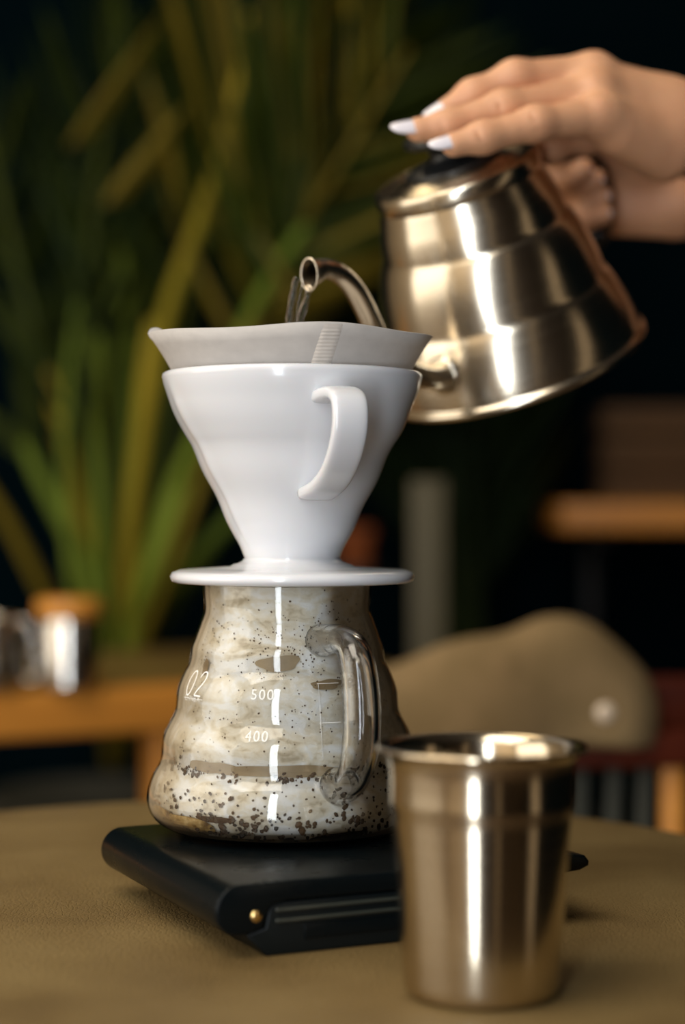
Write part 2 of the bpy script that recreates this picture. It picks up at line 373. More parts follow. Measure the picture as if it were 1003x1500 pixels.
# ------------------------------------------------------------------ structure: the room
def struct(o, label=None):
    o['kind'] = 'structure'
    if label: o['label'] = label
    return o
X0, X1, Y0, Y1, ZC = -2.2, 2.2, -1.25, 3.3, 2.8
def slab(name, lo, hi, m): 
    c = [(a+b)/2 for a, b in zip(lo, hi)]; s = [b-a for a, b in zip(lo, hi)]
    return struct(bevel_box(name, s, m, None, c, bev=0))
slab('floor', (X0,Y0,-0.05), (X1,Y1,0), M['floor'])
slab('ceiling', (X0,Y0,ZC), (X1,Y1,ZC+0.05), M['ceiling'])
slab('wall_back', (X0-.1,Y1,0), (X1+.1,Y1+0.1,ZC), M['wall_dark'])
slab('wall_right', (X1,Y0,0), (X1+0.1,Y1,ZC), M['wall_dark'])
def holed_wall(name, axis, pos, thick, a0, a1, hole, m):
    """wall in plane axis=pos with one rectangular opening (h0,h1,z0,z1), built as one mesh of four blocks"""
    h0, h1, z0, z1 = hole; bm = bmesh.new()
    for (p, q, r, s) in ((a0,h0,0,ZC),(h1,a1,0,ZC),(h0,h1,0,z0),(h0,h1,z1,ZC)):
        if q-p <= 0 or s-r <= 0: continue
        g = bmesh.ops.create_cube(bm, size=1)['verts']
        sc = (q-p, thick, s-r) if axis == 'y' else (thick, q-p, s-r)
        ce = ((p+q)/2, pos, (r+s)/2) if axis == 'y' else (pos, (p+q)/2, (r+s)/2)
        bmesh.ops.scale(bm, vec=sc, verts=g); bmesh.ops.translate(bm, vec=ce, verts=g)
    me = bpy.data.meshes.new(name); bm.to_mesh(me); bm.free(); me.materials.append(m)
    o = bpy.data.objects.new(name, me); COL.objects.link(o); return struct(o)
holed_wall('wall_front', 'y', Y0-0.05, 0.1, X0-.1, X1+.1, (-0.60,-0.20,0.04,2.49), M['wall_cream'])
holed_wall('wall_left', 'x', X0-0.05, 0.1, Y0, Y1, (-1.02,1.02,0.58,2.52), M['wall_cream'])
def window_frame(name, axis, pos, h0, h1, z0, z1):
    bm = bmesh.new(); t = 0.03
    for (p, q, r, s) in ((h0-t,h0,z0-t,z1+t),(h1,h1+t,z0-t,z1+t),(h0,h1,z0-t,z0),(h0,h1,z1,z1+t)):
        g = bmesh.ops.create_cube(bm, size=1)['verts']
        sc = (q-p, 0.03, s-r) if axis == 'y' else (0.03, q-p, s-r); ce = ((p+q)/2, pos, (r+s)/2) if axis == 'y' else (pos, (p+q)/2, (r+s)/2)
        bmesh.ops.scale(bm, vec=sc, verts=g); bmesh.ops.translate(bm, vec=ce, verts=g)
    me = bpy.data.meshes.new(name); bm.to_mesh(me); bm.free(); me.materials.append(M['trim'])
    o = bpy.data.objects.new(name, me); COL.objects.link(o); return struct(o)
window_frame('window_1', 'y', Y0+0.016, -0.60, -0.20, 0.04, 2.49)
window_frame('window_2', 'x', X0+0.016, -1.02, 1.02, 0.58, 2.52)
slab('reflection_panel_1', (-0.14,Y0,0), (0.52,Y0+0.03,ZC), M['panel'])  # unseen panel added to give the steel a dark reflected band
slab('reflection_panel_2', (0.72,Y0,0), (2.2,Y0+0.03,ZC), M['panel'])  # second added panel, the cream gap between them reflects as a pale band
slab('reflection_band_1', (X1-0.03,-0.55,0), (X1,-0.05,2.1), M['wall_cream'])  # unseen cream slab added as a pale band in the kettle reflection
slab('baseboard_back', (X0,Y1-0.02,0), (X1,Y1,0.09), M['trim'])

# ------------------------------------------------------------------ cafe table
TZ = 0.75
TC = (-0.043, 0.838)
t = empty('round_table', (TC[0], TC[1], 0))
tag(t, 'round olive-brown grained cafe table in the foreground carrying the scale and the steel cup', 'table')
lathe('tabletop', [(0,TZ-0.028),(0.262,TZ-0.028),(0.270,TZ-0.026),(0.275,TZ-0.020),(0.2765,TZ-0.012),(0.2755,TZ-0.005),(0.272,TZ-0.001),(0.268,TZ),(0.2,TZ),(0,TZ)], M['table'], t, segs=160)
lathe('pedestal', [(0,0.03),(0.035,0.03),(0.03,0.08),(0.028,0.68),(0.10,0.715),(0.10,TZ-0.0285),(0,TZ-0.0285)], M['black_wood'], t, segs=32)
lathe('base', [(0,0),(0.21,0),(0.212,0.008),(0.2,0.016),(0.05,0.03),(0,0.03)], M['black_wood'], t, segs=64)

# ------------------------------------------------------------------ drip scale
# long axis (front edge) turned 24.8 degrees; corners taken from image pixels on the plate plane
ang = math.atan2(0.070, 0.1515)
sc_root = empty('drip_scale', (-0.0485, 0.702, TZ)); sc_root.rotation_euler = (0, 0, ang)
tag(sc_root, 'flat black coffee drip scale with rounded plate end, beneath the glass server', 'scale')
Ls, Ws, Hs = 0.1675, 0.146, 0.029
# local frame: x along the front edge, y towards the back; the plate is a C-curled sheet seen from the front
prof = [(0.010,Hs)]
prof += [(0.010-0.0098*math.sin(a), Hs-0.0098+0.0098*math.cos(a)) for a in np.linspace(0.15, 2.75, 14)]
prof += [(0.022,0.0098),(0.030,0.0100),(0.150,0.0185)]
prof += [(0.1625,0.0205),(0.1668,0.0222),(0.1675,0.0250),(0.1660,0.0278),(0.160,Hs)]
prof2 = prof
def scale_plate(name, prof, y0, y1, m, parent):
    bm = bmesh.new(); vs = [bm.verts.new((x, y0, z)) for x, z in prof]; fc = bm.faces.new(vs)
    r = bmesh.ops.extrude_face_region(bm, geom=[fc]); bmesh.ops.translate(bm, vec=(0,y1-y0,0), verts=[g for g in r['geom'] if isinstance(g, bmesh.types.BMVert)])
    bmesh.ops.recalc_face_normals(bm, faces=bm.faces)
    ed = [e for e in bm.edges if abs(e.verts[0].co.y-e.verts[1].co.y) < 1e-6]
    bmesh.ops.bevel(bm, geom=ed, offset=0.0012, segments=3, affect='EDGES', profile=0.5, clamp_overlap=True)
    me = bpy.data.meshes.new(name); bm.to_mesh(me); bm.free(); me.materials.append(m)
    me.shade_smooth(); me.set_sharp_from_angle(angle=0.9)
    o = bpy.data.objects.new(name, me); COL.objects.link(o); o.parent = parent; return o
plate_prof = [(x, z) for x, z in prof if True]
pp = [(0.010,Hs)]+[(0.010-0.0098*math.sin(a), Hs-0.0098+0.0098*math.cos(a)) for a in np.linspace(0.15, 3.1, 16)]
pp += [(0.016,0.0100),(0.020,0.0118),(0.0215,0.0165),(0.024,0.0200),(0.030,0.0212),(0.150,0.0212),(0.163,0.0222),(0.1673,0.0238),(0.1675,0.0258),(0.1655,0.0282),(0.160,Hs)]
scale_plate('weighing_plate', pp, 0.0, Ws, M['scale_black'], sc_root)
body = [(0.030,0.0),(0.118,0.0),(0.128,0.002),(0.150,0.0195),(0.148,0.0206),(0.0245,0.0206),(0.0222,0.019),(0.0222,0.0105),(0.012,0.0092)]
scale_plate('scale_body', [(0.022,0.0),(0.122,0.0),(0.130,0.003),(0.150,0.0195),(0.148,0.0206),(0.0245,0.0206),(0.0225,0.0175),(0.0215,0.0112),(0.013,0.0092)], 0.0015, Ws-0.004, M['scale_body'], sc_root)
M['rail'] = mat('satin_black_rail', (0.03,0.035,0.03), 0.25)
bevel_box('display_window', (0.075,0.0012,0.006), M['scale_black'], sc_root, (0.075,0.0012,0.0085), bev=0.0005)
bevel_box('front_rail', (0.122,0.0022,0.0016), M['rail'], sc_root, (0.086,0.0006,0.0180), bev=0.0007)
bevel_box('front_rail', (0.110,0.0022,0.0016), M['rail'], sc_root, (0.080,0.0006,0.0138), bev=0.0007)
bt = lathe('glint_button', [(0,0),(0.0024,0),(0.0026,0.0008),(0.0022,0.0018),(0,0.002)], M['brass'], sc_root, segs=24)  # gold glint on the scale front, put in as a button
bt.rotation_euler = (PI/2, 0, 0); bt.location = (0.017, 0.0015, 0.0165); bt['label'] = 'small gold button that stands for a glint on the scale front'
PZ = TZ+Hs

# ------------------------------------------------------------------ glass server
S = 0.309e-3
SX, SY = -0.0250, 0.835
srv = empty('glass_server', (SX, SY, PZ)); tag(srv, 'steamed-up ribbed glass coffee server spotted with grounds on the black scale', 'coffee server')
def zy(y): return CAMZ-(y-750)*S-PZ
sil = [(855,123),(872,122.5),(894,121.5),(911,127),(925,132),(936,136),(948,140.5),(961,142),(972,144.5),(982,150),(999,157.5),(1012,161),(1024,162),(1036,163),(1045,166),(1058,173),(1070,179),(1080,182),(1091,183),(1102,183.5),(1110,185),(1120,189),(1132,196),(1145,201),(1158,204),(1171,204.5),(1183,201.5),(1192,196),(1200,187),(1207,174),(1211,158)]
sp = spline([(r*S, zy(y)) for y, r in sil], 120)
outer = [(0.138*0+0, 0.0006)]+[(0.030,0.0006),(0.0465,0.0)]+[(r, z) for r, z in sp[::-1]]
outer = [(0,0.0008),(0.036,0.0008),(0.0455,0.0002)]+[(float(r), float(max(z,0.0004))) for r, z in sp[::-1]]
ctl = np.array(sp[::-1])
def R_out(z): return float(np.interp(z, ctl[:,1], ctl[:,0]))
wall = 0.0024
def R_in(z): return R_out(z)-wall-(0.0010 if z < 0.006 else 0)
lathe('glass_wall', outer, M['glass'], srv, segs=128)
zs = np.linspace(0.0035, zy(856), 110)
inner = [(0,0.0032),(0.040,0.0032)]+[(R_in(z), z) for z in zs]
lathe('steam_film', [(R_in(z)-0.0006 if z > 0.004 else R_in(z)-0.002, z) for z in zs], M['film'], srv, segs=128)
lathe('glass_lining', [(r+0.0004, z) for r, z in inner[2:]], M['glass'], srv, segs=128)
hz = lathe('refraction_shell', [(R_out(z)-0.0009, z) for z in np.linspace(0.003, zy(857), 110)], M['painted_refraction'], srv, segs=128)  # shell that carries the painted edge refraction
lathe('coffee_pool', [(0,0.0012),(0.047,0.0014),(0.0505,0.0030),(0.0505,0.0048),(0,0.0048)], M['coffee'], srv, segs=96)
# grounds stuck on the inner wall: one part, nobody could count them
def grounds():
    bm = bmesh.new()
    def bit(a, z, s, flat=0.45, asp=1.0):
        r = R_in(z)+0.0001
        g = bmesh.ops.create_icosphere(bm, subdivisions=1, radius=1)['verts']
        rot = Matrix.Rotation(random.uniform(0, PI), 4, 'Y')
        for v in g: v.co *= random.uniform(0.75, 1.25)
        mx = Matrix.Translation((r*math.sin(a), -r*math.cos(a), z)) @ Matrix.Rotation(a, 4, 'Z') @ rot @ Matrix.Diagonal((s*asp, s*flat, s, 1))
        bmesh.ops.transform(bm, matrix=mx, verts=g)
    rn = random
    for _ in range(420):   # dense ring low on the belly
        z = 0.004+abs(rn.gauss(0, 0.0075)); bit(rn.uniform(-1.7, 1.7), z, rn.choice([0.0004,0.0006,0.0008,0.0010,0.0014])*rn.uniform(0.7,1.2), asp=rn.uniform(0.8,1.5))
    for _ in range(170):
        bit(rn.uniform(-1.5, 1.6), rn.uniform(0.012, 0.036), rn.uniform(0.0003,0.0009), asp=rn.uniform(0.8,1.6))
    for _ in range(110):   # ring at the rib
        bit(rn.uniform(-1.5, 1.5), 0.0305+rn.gauss(0,0.0012), rn.uniform(0.0003,0.0010), asp=rn.uniform(1,2.2))
    for _ in range(420):
        bit(rn.uniform(-1.5, 1.6), rn.uniform(0.03, 0.105), rn.uniform(0.00015,0.0005))
    for _ in range(150):   # fine spray below the neck
        bit(rn.gauss(0.25, 0.4), rn.gauss(0.086, 0.009), rn.uniform(0.0002,0.0005))
    for _ in range(260):   # back wall
        bit(rn.uniform(1.7, 4.6), rn.uniform(0.004, 0.05), rn.uniform(0.0004,0.0012))
    me = bpy.data.meshes.new('coffee_grounds'); bm.to_mesh(me); bm.free(); me.materials.append(M['grounds'])
    o = bpy.data.objects.new('coffee_grounds', me); COL.objects.link(o); o.parent = srv; o['kind'] = 'stuff'; return o
grounds()
# brown smears (patches of dried coffee on the inner wall)
def patch(name, a0, z0, wa, hz_, m, parent, off=0.0003, seed=0, n=28, lump=0.0):
    rr = random.Random(seed); ph = [rr.uniform(0, 6.28) for _ in range(4)]
    v = [(0,0,0)]; f = []; rings = 6
    def P(a, z, o): r = R_in(z)+o; return (r*math.sin(a), -r*math.cos(a), z)
    v[0] = P(a0, z0, off)
    for i in range(1, rings+1):
        for k in range(n):
            t = 2*PI*k/n; w = 1+0.16*math.sin(2*t+ph[0])+0.10*math.sin(3*t+ph[1])+0.07*math.sin(5*t+ph[2])
            q = i/rings*w; o = off+lump*(rr.random())*(1-i/rings)
            v.append(P(a0+wa*q*math.cos(t), z0+hz_*q*math.sin(t), o))
    for k in range(n): f.append((0, 1+k, 1+(k+1) % n))
    for i in range(1, rings):
        for k in range(n): f.append((1+(i-1)*n+k, 1+i*n+k, 1+i*n+(k+1) % n, 1+(i-1)*n+(k+1) % n))
    o = mesh_obj(name, v, f, m, parent); return o
M['smear'] = noisy(mat('tan_coffee_smear', rough=0.45), [(0.3,(0.24,0.16,0.08)),(0.7,(0.36,0.27,0.16))], nscale=120)
M['smear_dark'] = noisy(mat('dark_coffee_smear', rough=0.3), [(0.3,(0.035,0.012,0.006)),(0.7,(0.08,0.03,0.012))], nscale=120)
patch('coffee_smear', -0.06, zy(961), 0.20, 0.0038, M['smear'], srv, seed=1)
patch('coffee_smear', 0.42, zy(990), 0.17, 0.0020, M['smear'], srv, seed=2)
patch('coffee_smear', 0.0, zy(1106), 0.50, 0.0028, M['smear'], srv, seed=3)
patch('coffee_smear', -0.62, zy(1104), 0.22, 0.0026, M['smear'], srv, seed=4)
patch('coffee_smear', -0.98, zy(970), 0.06, 0.0030, M['smear'], srv, seed=5)
patch('coffee_smear', 0.45, 0.0048, 0.26, 0.0021, M['smear_dark'], srv, seed=6)
patch('coffee_smear', -0.50, 0.0125, 0.14, 0.0016, M['smear_dark'], srv, seed=8)
cr = patch('coffee_foam', -0.98, 0.0085, 0.40, 0.0056, M['crust'], srv, seed=7, lump=0.0018, n=44); cr['label'] = 'wrinkled tan foam crust at the lower left'
for a_, w_ in ((-0.42,0.16),(-0.05,0.12),(0.25,0.14)): patch('foam_line', a_, 0.0036, w_, 0.0007, M['crust'], srv, seed=int(a_*50)+40)
# handle: clear glass loop, 25 degrees to the right of the camera
ha = math.radians(24)
def HP(r, z): return (r*math.sin(ha), -r*math.cos(ha), z)
tube('server_handle', [HP(0.0385,zy(931)),HP(0.050,zy(926)),HP(0.061,zy(925)),HP(0.0705,zy(933)),HP(0.0765,zy(952)),HP(0.0800,zy(990)),HP(0.0812,zy(1030)),HP(0.0795,zy(1068)),HP(0.0750,zy(1098)),HP(0.0680,zy(1118)),HP(0.0565,zy(1128))],
     [0.0074,0.0064,0.0064,0.0068,0.0074,0.0078,0.0079,0.0078,0.0072,0.0070,0.0084], M['solid_glass'], srv, n=90, segs=32, hollow=0.0022)['label'] = 'clear solid glass handle'
# printed marks
def wrap(o, a0, z0, off=0.0002):
    """bend a flat mesh (x right, y up, metres) onto the outer wall about azimuth a0"""
    for v in o.data.vertices:
        x, y, d = v.co; z = z0+y; r = R_out(z)+off+d; a = a0+x/R_out(z); v.co = (r*math.sin(a), -r*math.cos(a), z)
def text_mesh(name, s, size, a0, z0, parent, shear=0.0, space=1.0, offset=0):
    c = bpy.data.curves.new(name, 'FONT'); c.body = s; c.size = size; c.align_x = 'CENTER'; c.align_y = 'CENTER'; c.shear = shear
    c.space_character = space; c.offset = offset; c.resolution_u = 3
    to = bpy.data.objects.new(name, c); COL.objects.link(to); dg = bpy.context.evaluated_depsgraph_get()
    me = bpy.data.meshes.new_from_object(to.evaluated_get(dg)); bpy.data.objects.remove(to)
    bm = bmesh.new(); bm.from_mesh(me); bmesh.ops.subdivide_edges(bm, edges=[e for e in bm.edges if e.calc_length() > 0.0015], cuts=2); bm.to_mesh(me); bm.free()
    me.materials.clear(); me.materials.append(M['print_faint']); o = bpy.data.objects.new(name, me); COL.objects.link(o); o.parent = parent
    wrap(o, a0, z0); return o
def strokes(name, lines, w, a0, z0, parent):
    v = []; f = []
    for L in lines:
        P = np.array(L, float)
        T = np.gradient(P, axis=0) if len(P) > 2 else np.array([P[1]-P[0]]*2); T /= np.linalg.norm(T, axis=1)[:, None]+1e-12
        N = np.stack([-T[:,1], T[:,0]], 1)
        for i in range(len(P)):
            v += [(*(P[i]+N[i]*w/2), 0), (*(P[i]-N[i]*w/2), 0)]
        b = len(v)-2*len(P)
        for i in range(len(P)-1): f.append((b+2*i, b+2*i+1, b+2*i+3, b+2*i+2))
    o = mesh_obj(name, v, f, M['print'], parent); wrap(o, a0, z0); return o
zero = [(0.0026*math.cos(t)+0.0012*math.sin(t)*0.5, 0.0052*math.sin(t)) for t in np.linspace(0, 2*PI, 33)]
two = [(x, y) for x, y in spline([(-0.0020,0.0028),(-0.0006,0.0050),(0.0016,0.0048),(0.0022,0.0026),(0.0010,0.0000),(-0.0014,-0.0028),(-0.0030,-0.0050)], 24)]
strokes('size_mark', [[(x-0.0046, y) for x, y in zero], [(x+0.0034, y) for x, y in two], [(0.0004,-0.0050),(0.0020,-0.0050),(0.0052,-0.0051)]], 0.00062, -0.94, zy(993), srv)['label'] = 'thin white numeral 02 printed on the glass'
text_mesh('small_print', 'EHNBX', 0.0035, -0.96, zy(1014), srv, space=1.15, offset=-0.00004)['label'] = 'tiny white letters under the 02'
strokes('print_line', [[(x*0.001, 0) for x in np.linspace(-8, 8, 12)]], 0.00018, -0.955, zy(1014), srv)
text_mesh('volume_mark', '500', 0.0062, -0.19, zy(1003), srv, space=1.15)['label'] = 'white volume mark 500'
text_mesh('volume_mark', '400', 0.0062, -0.215, zy(1059), srv, space=1.15)['label'] = 'white volume mark 400'
# graduation lines beside the handle
strokes('print_line', [[(0.0,-0.030),(0.0003,-0.020),(0.0006,-0.010),(0.0006,0.0)], [(x*0.001,0.0) for x in range(0, 11)], [(x*0.001,-0.0165) for x in range(0, 11)]], 0.00016, 0.30, zy(988), srv)

# ------------------------------------------------------------------ dripper
DX, DY = -0.0227, 0.835
def dz(y): return CAMZ-(y-750)*S
DB = dz(853)
drp = empty('pour_over_dripper', (DX, DY, DB)); tag(drp, 'white ceramic pour-over dripper cone sitting on the glass server', 'coffee dripper')
dl = lambda y: dz(y)-DB
dp = [(r*S, dl(y)) for y, r in [(817,70),(808,73.5),(798,78),(785,85),(757,98.5),(727,113),(693,129),(656,147),(640,156),(624,163.5),(608,171),(592,178.5),(578,184),(566,187.5),(557,189.5)]]
dps = spline(dp, 70)
outp = [(0.0,0.0005),(0.036,0.0005),(0.052,0.0),(0.0545,0.0008),(0.0552,0.0028),(0.0543,0.0046),(0.0515,0.0056),(0.040,0.0064),(0.0285,0.0072),(0.0268,0.0082),(0.0248,0.0087),(0.0229,0.0096)]
outp += [(float(r), float(z)) for r, z in dps]
ztop = dps[-1][1]
outp += [(0.0588,ztop+0.0012),(0.0585,ztop+0.0025),(0.0574,ztop+0.0032),(0.0560,ztop+0.0028),(0.0552,ztop+0.0010)]
inn = [(max(r-0.0042,0.006), z) for r, z in dps[::-1][3:-6]]
outp += [(float(r), float(z)) for r, z in inn]+[(0.009,0.016),(0.008,0.002),(0.0,0.002)]
outp[0] = (0.008,0.0005); outp[-1] = (0.008,0.002); outp = outp[:-1]
def drip_warp(r, z, a):
    # soft swirl ribs of the moulded cone
    if z > 0.012 and r > 0.02:
        k = min(1, (z-0.012)/0.02)*min(1, max(0, (ztop-z)/0.012))
        sw = a*1.0+z*14
        r = r+k*0.00045*math.cos(z*260+0.6*math.sin(a))+k*0.0008*math.exp(-(((a-5.23+ (z-0.06)*4+PI) % (2*PI))-PI)**2/0.006)
    return r, z
lathe('cone_body', outp, M['porcelain'], drp, segs=160, closed=True, warp=drip_warp)
da = math.radians(19)
def DP(r, z): return (r*math.sin(da), -r*math.cos(da), z)
tube('strap_handle', [DP(0.0510,dl(592)),DP(0.0630,dl(588)),DP(0.0715,dl(590)),DP(0.0775,dl(600)),DP(0.0795,dl(619)),DP(0.0780,dl(645)),DP(0.0720,dl(673)),DP(0.0625,dl(697)),DP(0.0500,dl(714)),DP(0.0345,dl(724))],
     [1.15,1.05,1,1,1,1,1,1,1.05,1.15], M['porcelain'], drp, n=70, segs=28, flat=(0.0076,0.0027), ref=(math.cos(da), math.sin(da), 0))
# inside spiral ribs omitted under paper; paper filter
flt = empty('paper_filter', (DX, DY, dz(549))); tag(flt, 'pale grey-beige cone paper filter standing above the rim of the white dripper', 'paper filter')
FZ = dz(549)
def filt():
    v = []; f = []; seg = 120; zt = dz(489)-FZ
    rows = []
    for i in range(15):
        q = i/14; rows.append(q)
    for q in rows:
        for k in range(seg):
            a = 2*PI*k/seg
            top = zt-0.0022*math.cos(a-0.1)+0.0009*math.sin(3*a+1)+0.0006*math.sin(5*a)-0.0012*math.exp(-((a-PI/2)/0.3)**2)
            z = -0.062+(top+0.062)*q
            r = 0.0060+(0.0537-0.0060)*min(1,(z+0.062)/0.0625)
            if z > 0.0005: r = 0.0537+(z-0.0005)*0.50*(1+0.25*math.sin(a)**2*(z/zt))
            r += 0.0004*math.sin(7*a)*q
            v.append((r*math.sin(a), -r*math.cos(a), z))
    for i in range(len(rows)-1):
        for k in range(seg):
            k2 = (k+1) % seg; f.append((i*seg+k, i*seg+k2, (i+1)*seg+k2, (i+1)*seg+k))
    o = mesh_obj('paper_cone', v, f, M['paper'], flt)
    s = o.modifiers.new('s', 'SOLIDIFY'); s.thickness = 0.0003; s.offset = -1
    return o
filt()
def fr(z): return 0.0537+(z-0.0005)*0.50
# crimped seam strip on the near side
def seam(name, a0, w, slant, m):
    v = []; f = []; n = 60; zt = dz(489)-FZ-0.0022*math.cos(a0-0.1)+0.0006
    for i in range(n):
        q = i/(n-1); z = -0.004+(zt+0.004)*q; r = (fr(z) if z > 0.0005 else 0.0537+(z-0.0005)*0.7)+0.0004
        for j in range(7):
            s = j/6-0.5; mid = 1-abs(2*s)**4
            rr = r+0.0003+0.00045*mid*(0.5+0.5*math.sin(i*1.5))*(1 if 0.12 < q < 0.9 else 0.2)
            if j in (0, 6): rr = r-0.0002
            a = a0+slant*q+s*w/r*(0.9+0.1*q); v.append((rr*math.sin(a), -rr*math.cos(a), z))
    for i in range(n-1):
        for j in range(6): f.append((i*7+j, i*7+j+1, (i+1)*7+j+1, (i+1)*7+j))
    return mesh_obj(name, v, f, m, flt)
seam('seam_strip', 0.235, 0.0098, 0.075, M['paper_seam'])['label'] = 'lighter crimped seam strip on the paper'
# folded ear at the left end
ear = []
for t in np.linspace(0, 2*PI, 24, endpoint=False):
    ear.append((0.0046*math.cos(t), 0.0034*math.sin(t)))
v = []; f = []
A0 = -PI/2-0.05
for k, (x, y) in enumerate(ear):
    for d in (-0.0004, 0.0004):
        px_ = -0.0612+x*0.9+ (y*(-0.3)); v.append((px_, 0.002+d, dz(490)-FZ+y))
n = len(ear)
for k in range(n): k2 = (k+1) % n; f.append((2*k, 2*k2, 2*k2+1, 2*k+1))
f.append(tuple(2*k for k in range(n))); f.append(tuple(2*k+1 for k in range(n))[::-1])
fix_normals(mesh_obj('folded_ear', v, f, M['paper'], flt, smooth=False))

# ------------------------------------------------------------------ kettle (tilted, local z = kettle axis, local x = spout)
U = Vector((-0.31367584,-0.34202014,0.88579325)); Sx = Vector((-0.51846,-0.71984631,-0.46154146)).normalized()
U = U.normalized(); Sx = (Sx-U*Sx.dot(U)).normalized(); Ky = U.cross(Sx)
KS = 1.055   # kettle scaled about the camera so its spout clears the filter, base 147 mm across
KB = Vector((0.09336,1.00225,1.00292))
ket = empty('gooseneck_kettle'); ket.matrix_world = Matrix(((Sx.x,Ky.x,U.x,KB.x),(Sx.y,Ky.y,U.y,KB.y),(Sx.z,Ky.z,U.z,KB.z),(0,0,0,1))) @ Matrix.Scale(KS, 4)
tag(ket, 'stainless steel gooseneck kettle tilted to pour water into the dripper', 'kettle')
H = 0.100
kp = [(0.0405,0),(0.0420,10),(0.0440,28),(0.0462,48),(0.0474,64),(0.0480,75),(0.0486,80),(0.0500,86),(0.0522,100),(0.0545,120),(0.0562,142),(0.0572,160),(0.0578,172),(0.0585,178),(0.0600,186),(0.0622,202),(0.0644,222),(0.0660,242),(0.0668,258),(0.0670,266)]
kps = spline([(r, H-d/277*H) for r, d in kp], 90)
kprof = [(float(r), float(z)) for r, z in kps]
kprof += [(0.0672,0.0032),(0.0688,0.0026),(0.0697,0.0014),(0.0696,0.0000),(0.0686,-0.0010),(0.066,-0.0014),(0.05,-0.0005),(0.0,-0.0005)]
lathe('kettle_body', [(0.0385,H-0.002),(0.0395,H)]+kprof, M['kettle_steel'], ket, segs=160)
lathe('lid_ring', [(0.0392,H-0.0050),(0.0414,H-0.0048),(0.0424,H-0.0038),(0.0427,H-0.0010),(0.0426,H+0.0026),(0.0420,H+0.0042),(0.0408,H+0.0050),(0.0392,H+0.0052),(0.0375,H+0.0044),(0.0370,H+0.0020),(0.0380,H-0.002)], M['kettle_steel'], ket, segs=128, closed=True)
lid = lathe('kettle_lid', [(0.0382,H+0.002),(0.0378,H+0.0036),(0.0355,H+0.0026),(0.0335,H+0.0030),(0.0300,H+0.0052),(0.0200,H+0.0080),(0.0100,H+0.0090),(0.0,H+0.0092)], M['kettle_steel'], ket, segs=96)
kn = lathe('lid_knob', [(0.0,H+0.0070),(0.0240,H+0.0070),(0.0245,H+0.0084),(0.0225,H+0.0098),(0.0130,H+0.0112),(0.0098,H+0.0145),(0.0100,H+0.0180),(0.0130,H+0.0205),(0.0185,H+0.0212),(0.0205,H+0.0225),(0.0208,H+0.0242),(0.0195,H+0.0256),(0.012,H+0.0262),(0.0,H+0.0264)], M['black_plastic'], lid, segs=64)  # wide black base disc stands in for the lid's dark reflection
kn['label'] = 'black disc knob, wide base added to darken the lid'
# spout: low on the body, out, up and over
sp_pts = [(0.0570,0.0200),(0.0640,0.0212),(0.0760,0.0262),(0.0880,0.0345),(0.0975,0.0450),(0.1030,0.0560),(0.1046,0.0650),(0.1062,0.0756),(0.1094,0.0864),(0.1157,0.0954),(0.1240,0.1010),(0.1330,0.1040),(0.1368,0.1046)]  # curve solved from image pixels in the spout plane, then baked
spt = tube('spout', [(a, 0, b) for a, b in sp_pts], [0.0095,0.0078,0.0066,0.0060,0.0056,0.0053,0.0051,0.0050,0.0048,0.0046,0.0045,0.0046,0.0049], M['kettle_steel'], ket, n=110, segs=32, hollow=0.0006)
for v_ in spt.data.vertices:      # pouring mouth: cut obliquely, the lower lip runs forward
    w_ = max(0.0, (v_.co.x-0.1275)/0.0095)
    if v_.co.x > 0.1275:
        dz_ = v_.co.z-0.1044; v_.co.z = 0.1044+dz_*(1+0.45*w_)-0.0012*w_; v_.co.x -= dz_*0.55*w_
lathe_c = lathe('spout_collar', [(0.0098,-0.003),(0.0104,0.001),(0.0100,0.004),(0.0084,0.006),(0.0078,0.006)], M['kettle_steel'], ket, segs=32)
lathe_c.rotation_euler = (0, PI/2-0.15, 0); lathe_c.location = (0.0600,0,0.0205)
# handle: black grip on a steel bracket, opposite the spout
tube('handle_bracket', [(-0.0400,0,0.0930),(-0.050,0,0.0955),(-0.062,0,0.0955),(-0.074,0,0.0930)], 1.0, M['kettle_steel'], ket, n=24, segs=20, flat=(0.0080,0.0018), ref=(0,1,0))
tube('handle_grip', [(-0.0660,0,0.0950),(-0.082,0,0.0925),(-0.100,0,0.0855),(-0.118,0,0.0740),(-0.129,0,0.0620),(-0.1335,0,0.0500),(-0.130,0,0.0390),(-0.121,0,0.0300),(-0.110,0,0.0250)],
     1.0, M['black_plastic'], ket, n=60, segs=24, flat=(0.0085,0.0058), ref=(0,1,0))

# ------------------------------------------------------------------ water stream
wtr = empty('water_stream', (-0.0205,0.8590,1.0305)); tag(wtr, 'clear twisting stream of water falling from the kettle spout into the filter', 'water')
tube('water_strand', [(-0.0005,0,0.0006),(-0.0016,0,-0.0015),(-0.0024,0.0003,-0.006),(-0.0034,0.0004,-0.011),(-0.0042,0,-0.0165),(-0.0046,-0.0003,-0.024),(-0.0046,0,-0.060)],
     [0.0014,0.0015,0.0013,0.0016,0.0012,0.0015,0.0012,0.0012], M['water'], wtr, n=60, segs=14)
tube('water_strand', [(0.0050,0,-0.0030),(0.0044,0,-0.0058),(0.0036,0.0003,-0.0095),(0.0022,-0.0004,-0.0140),(0.0008,-0.0003,-0.0185),(0.0000,0,-0.026),(-0.0012,0,-0.060)],
     [0.0011,0.0013,0.0011,0.0016,0.0019,0.0014,0.0011,0.0011], M['water'], wtr, n=60, segs=14)
tube('water_strand', [(0.0022,0.0004,-0.0020),(0.0012,0.0005,-0.006),(0.0004,0.0003,-0.010),(-0.0004,-0.0002,-0.015),(-0.0014,0,-0.020),(-0.0022,0,-0.032)],
     [0.0008,0.0006,0.0009,0.0005,0.0007], M['water'], wtr, n=40, segs=12)

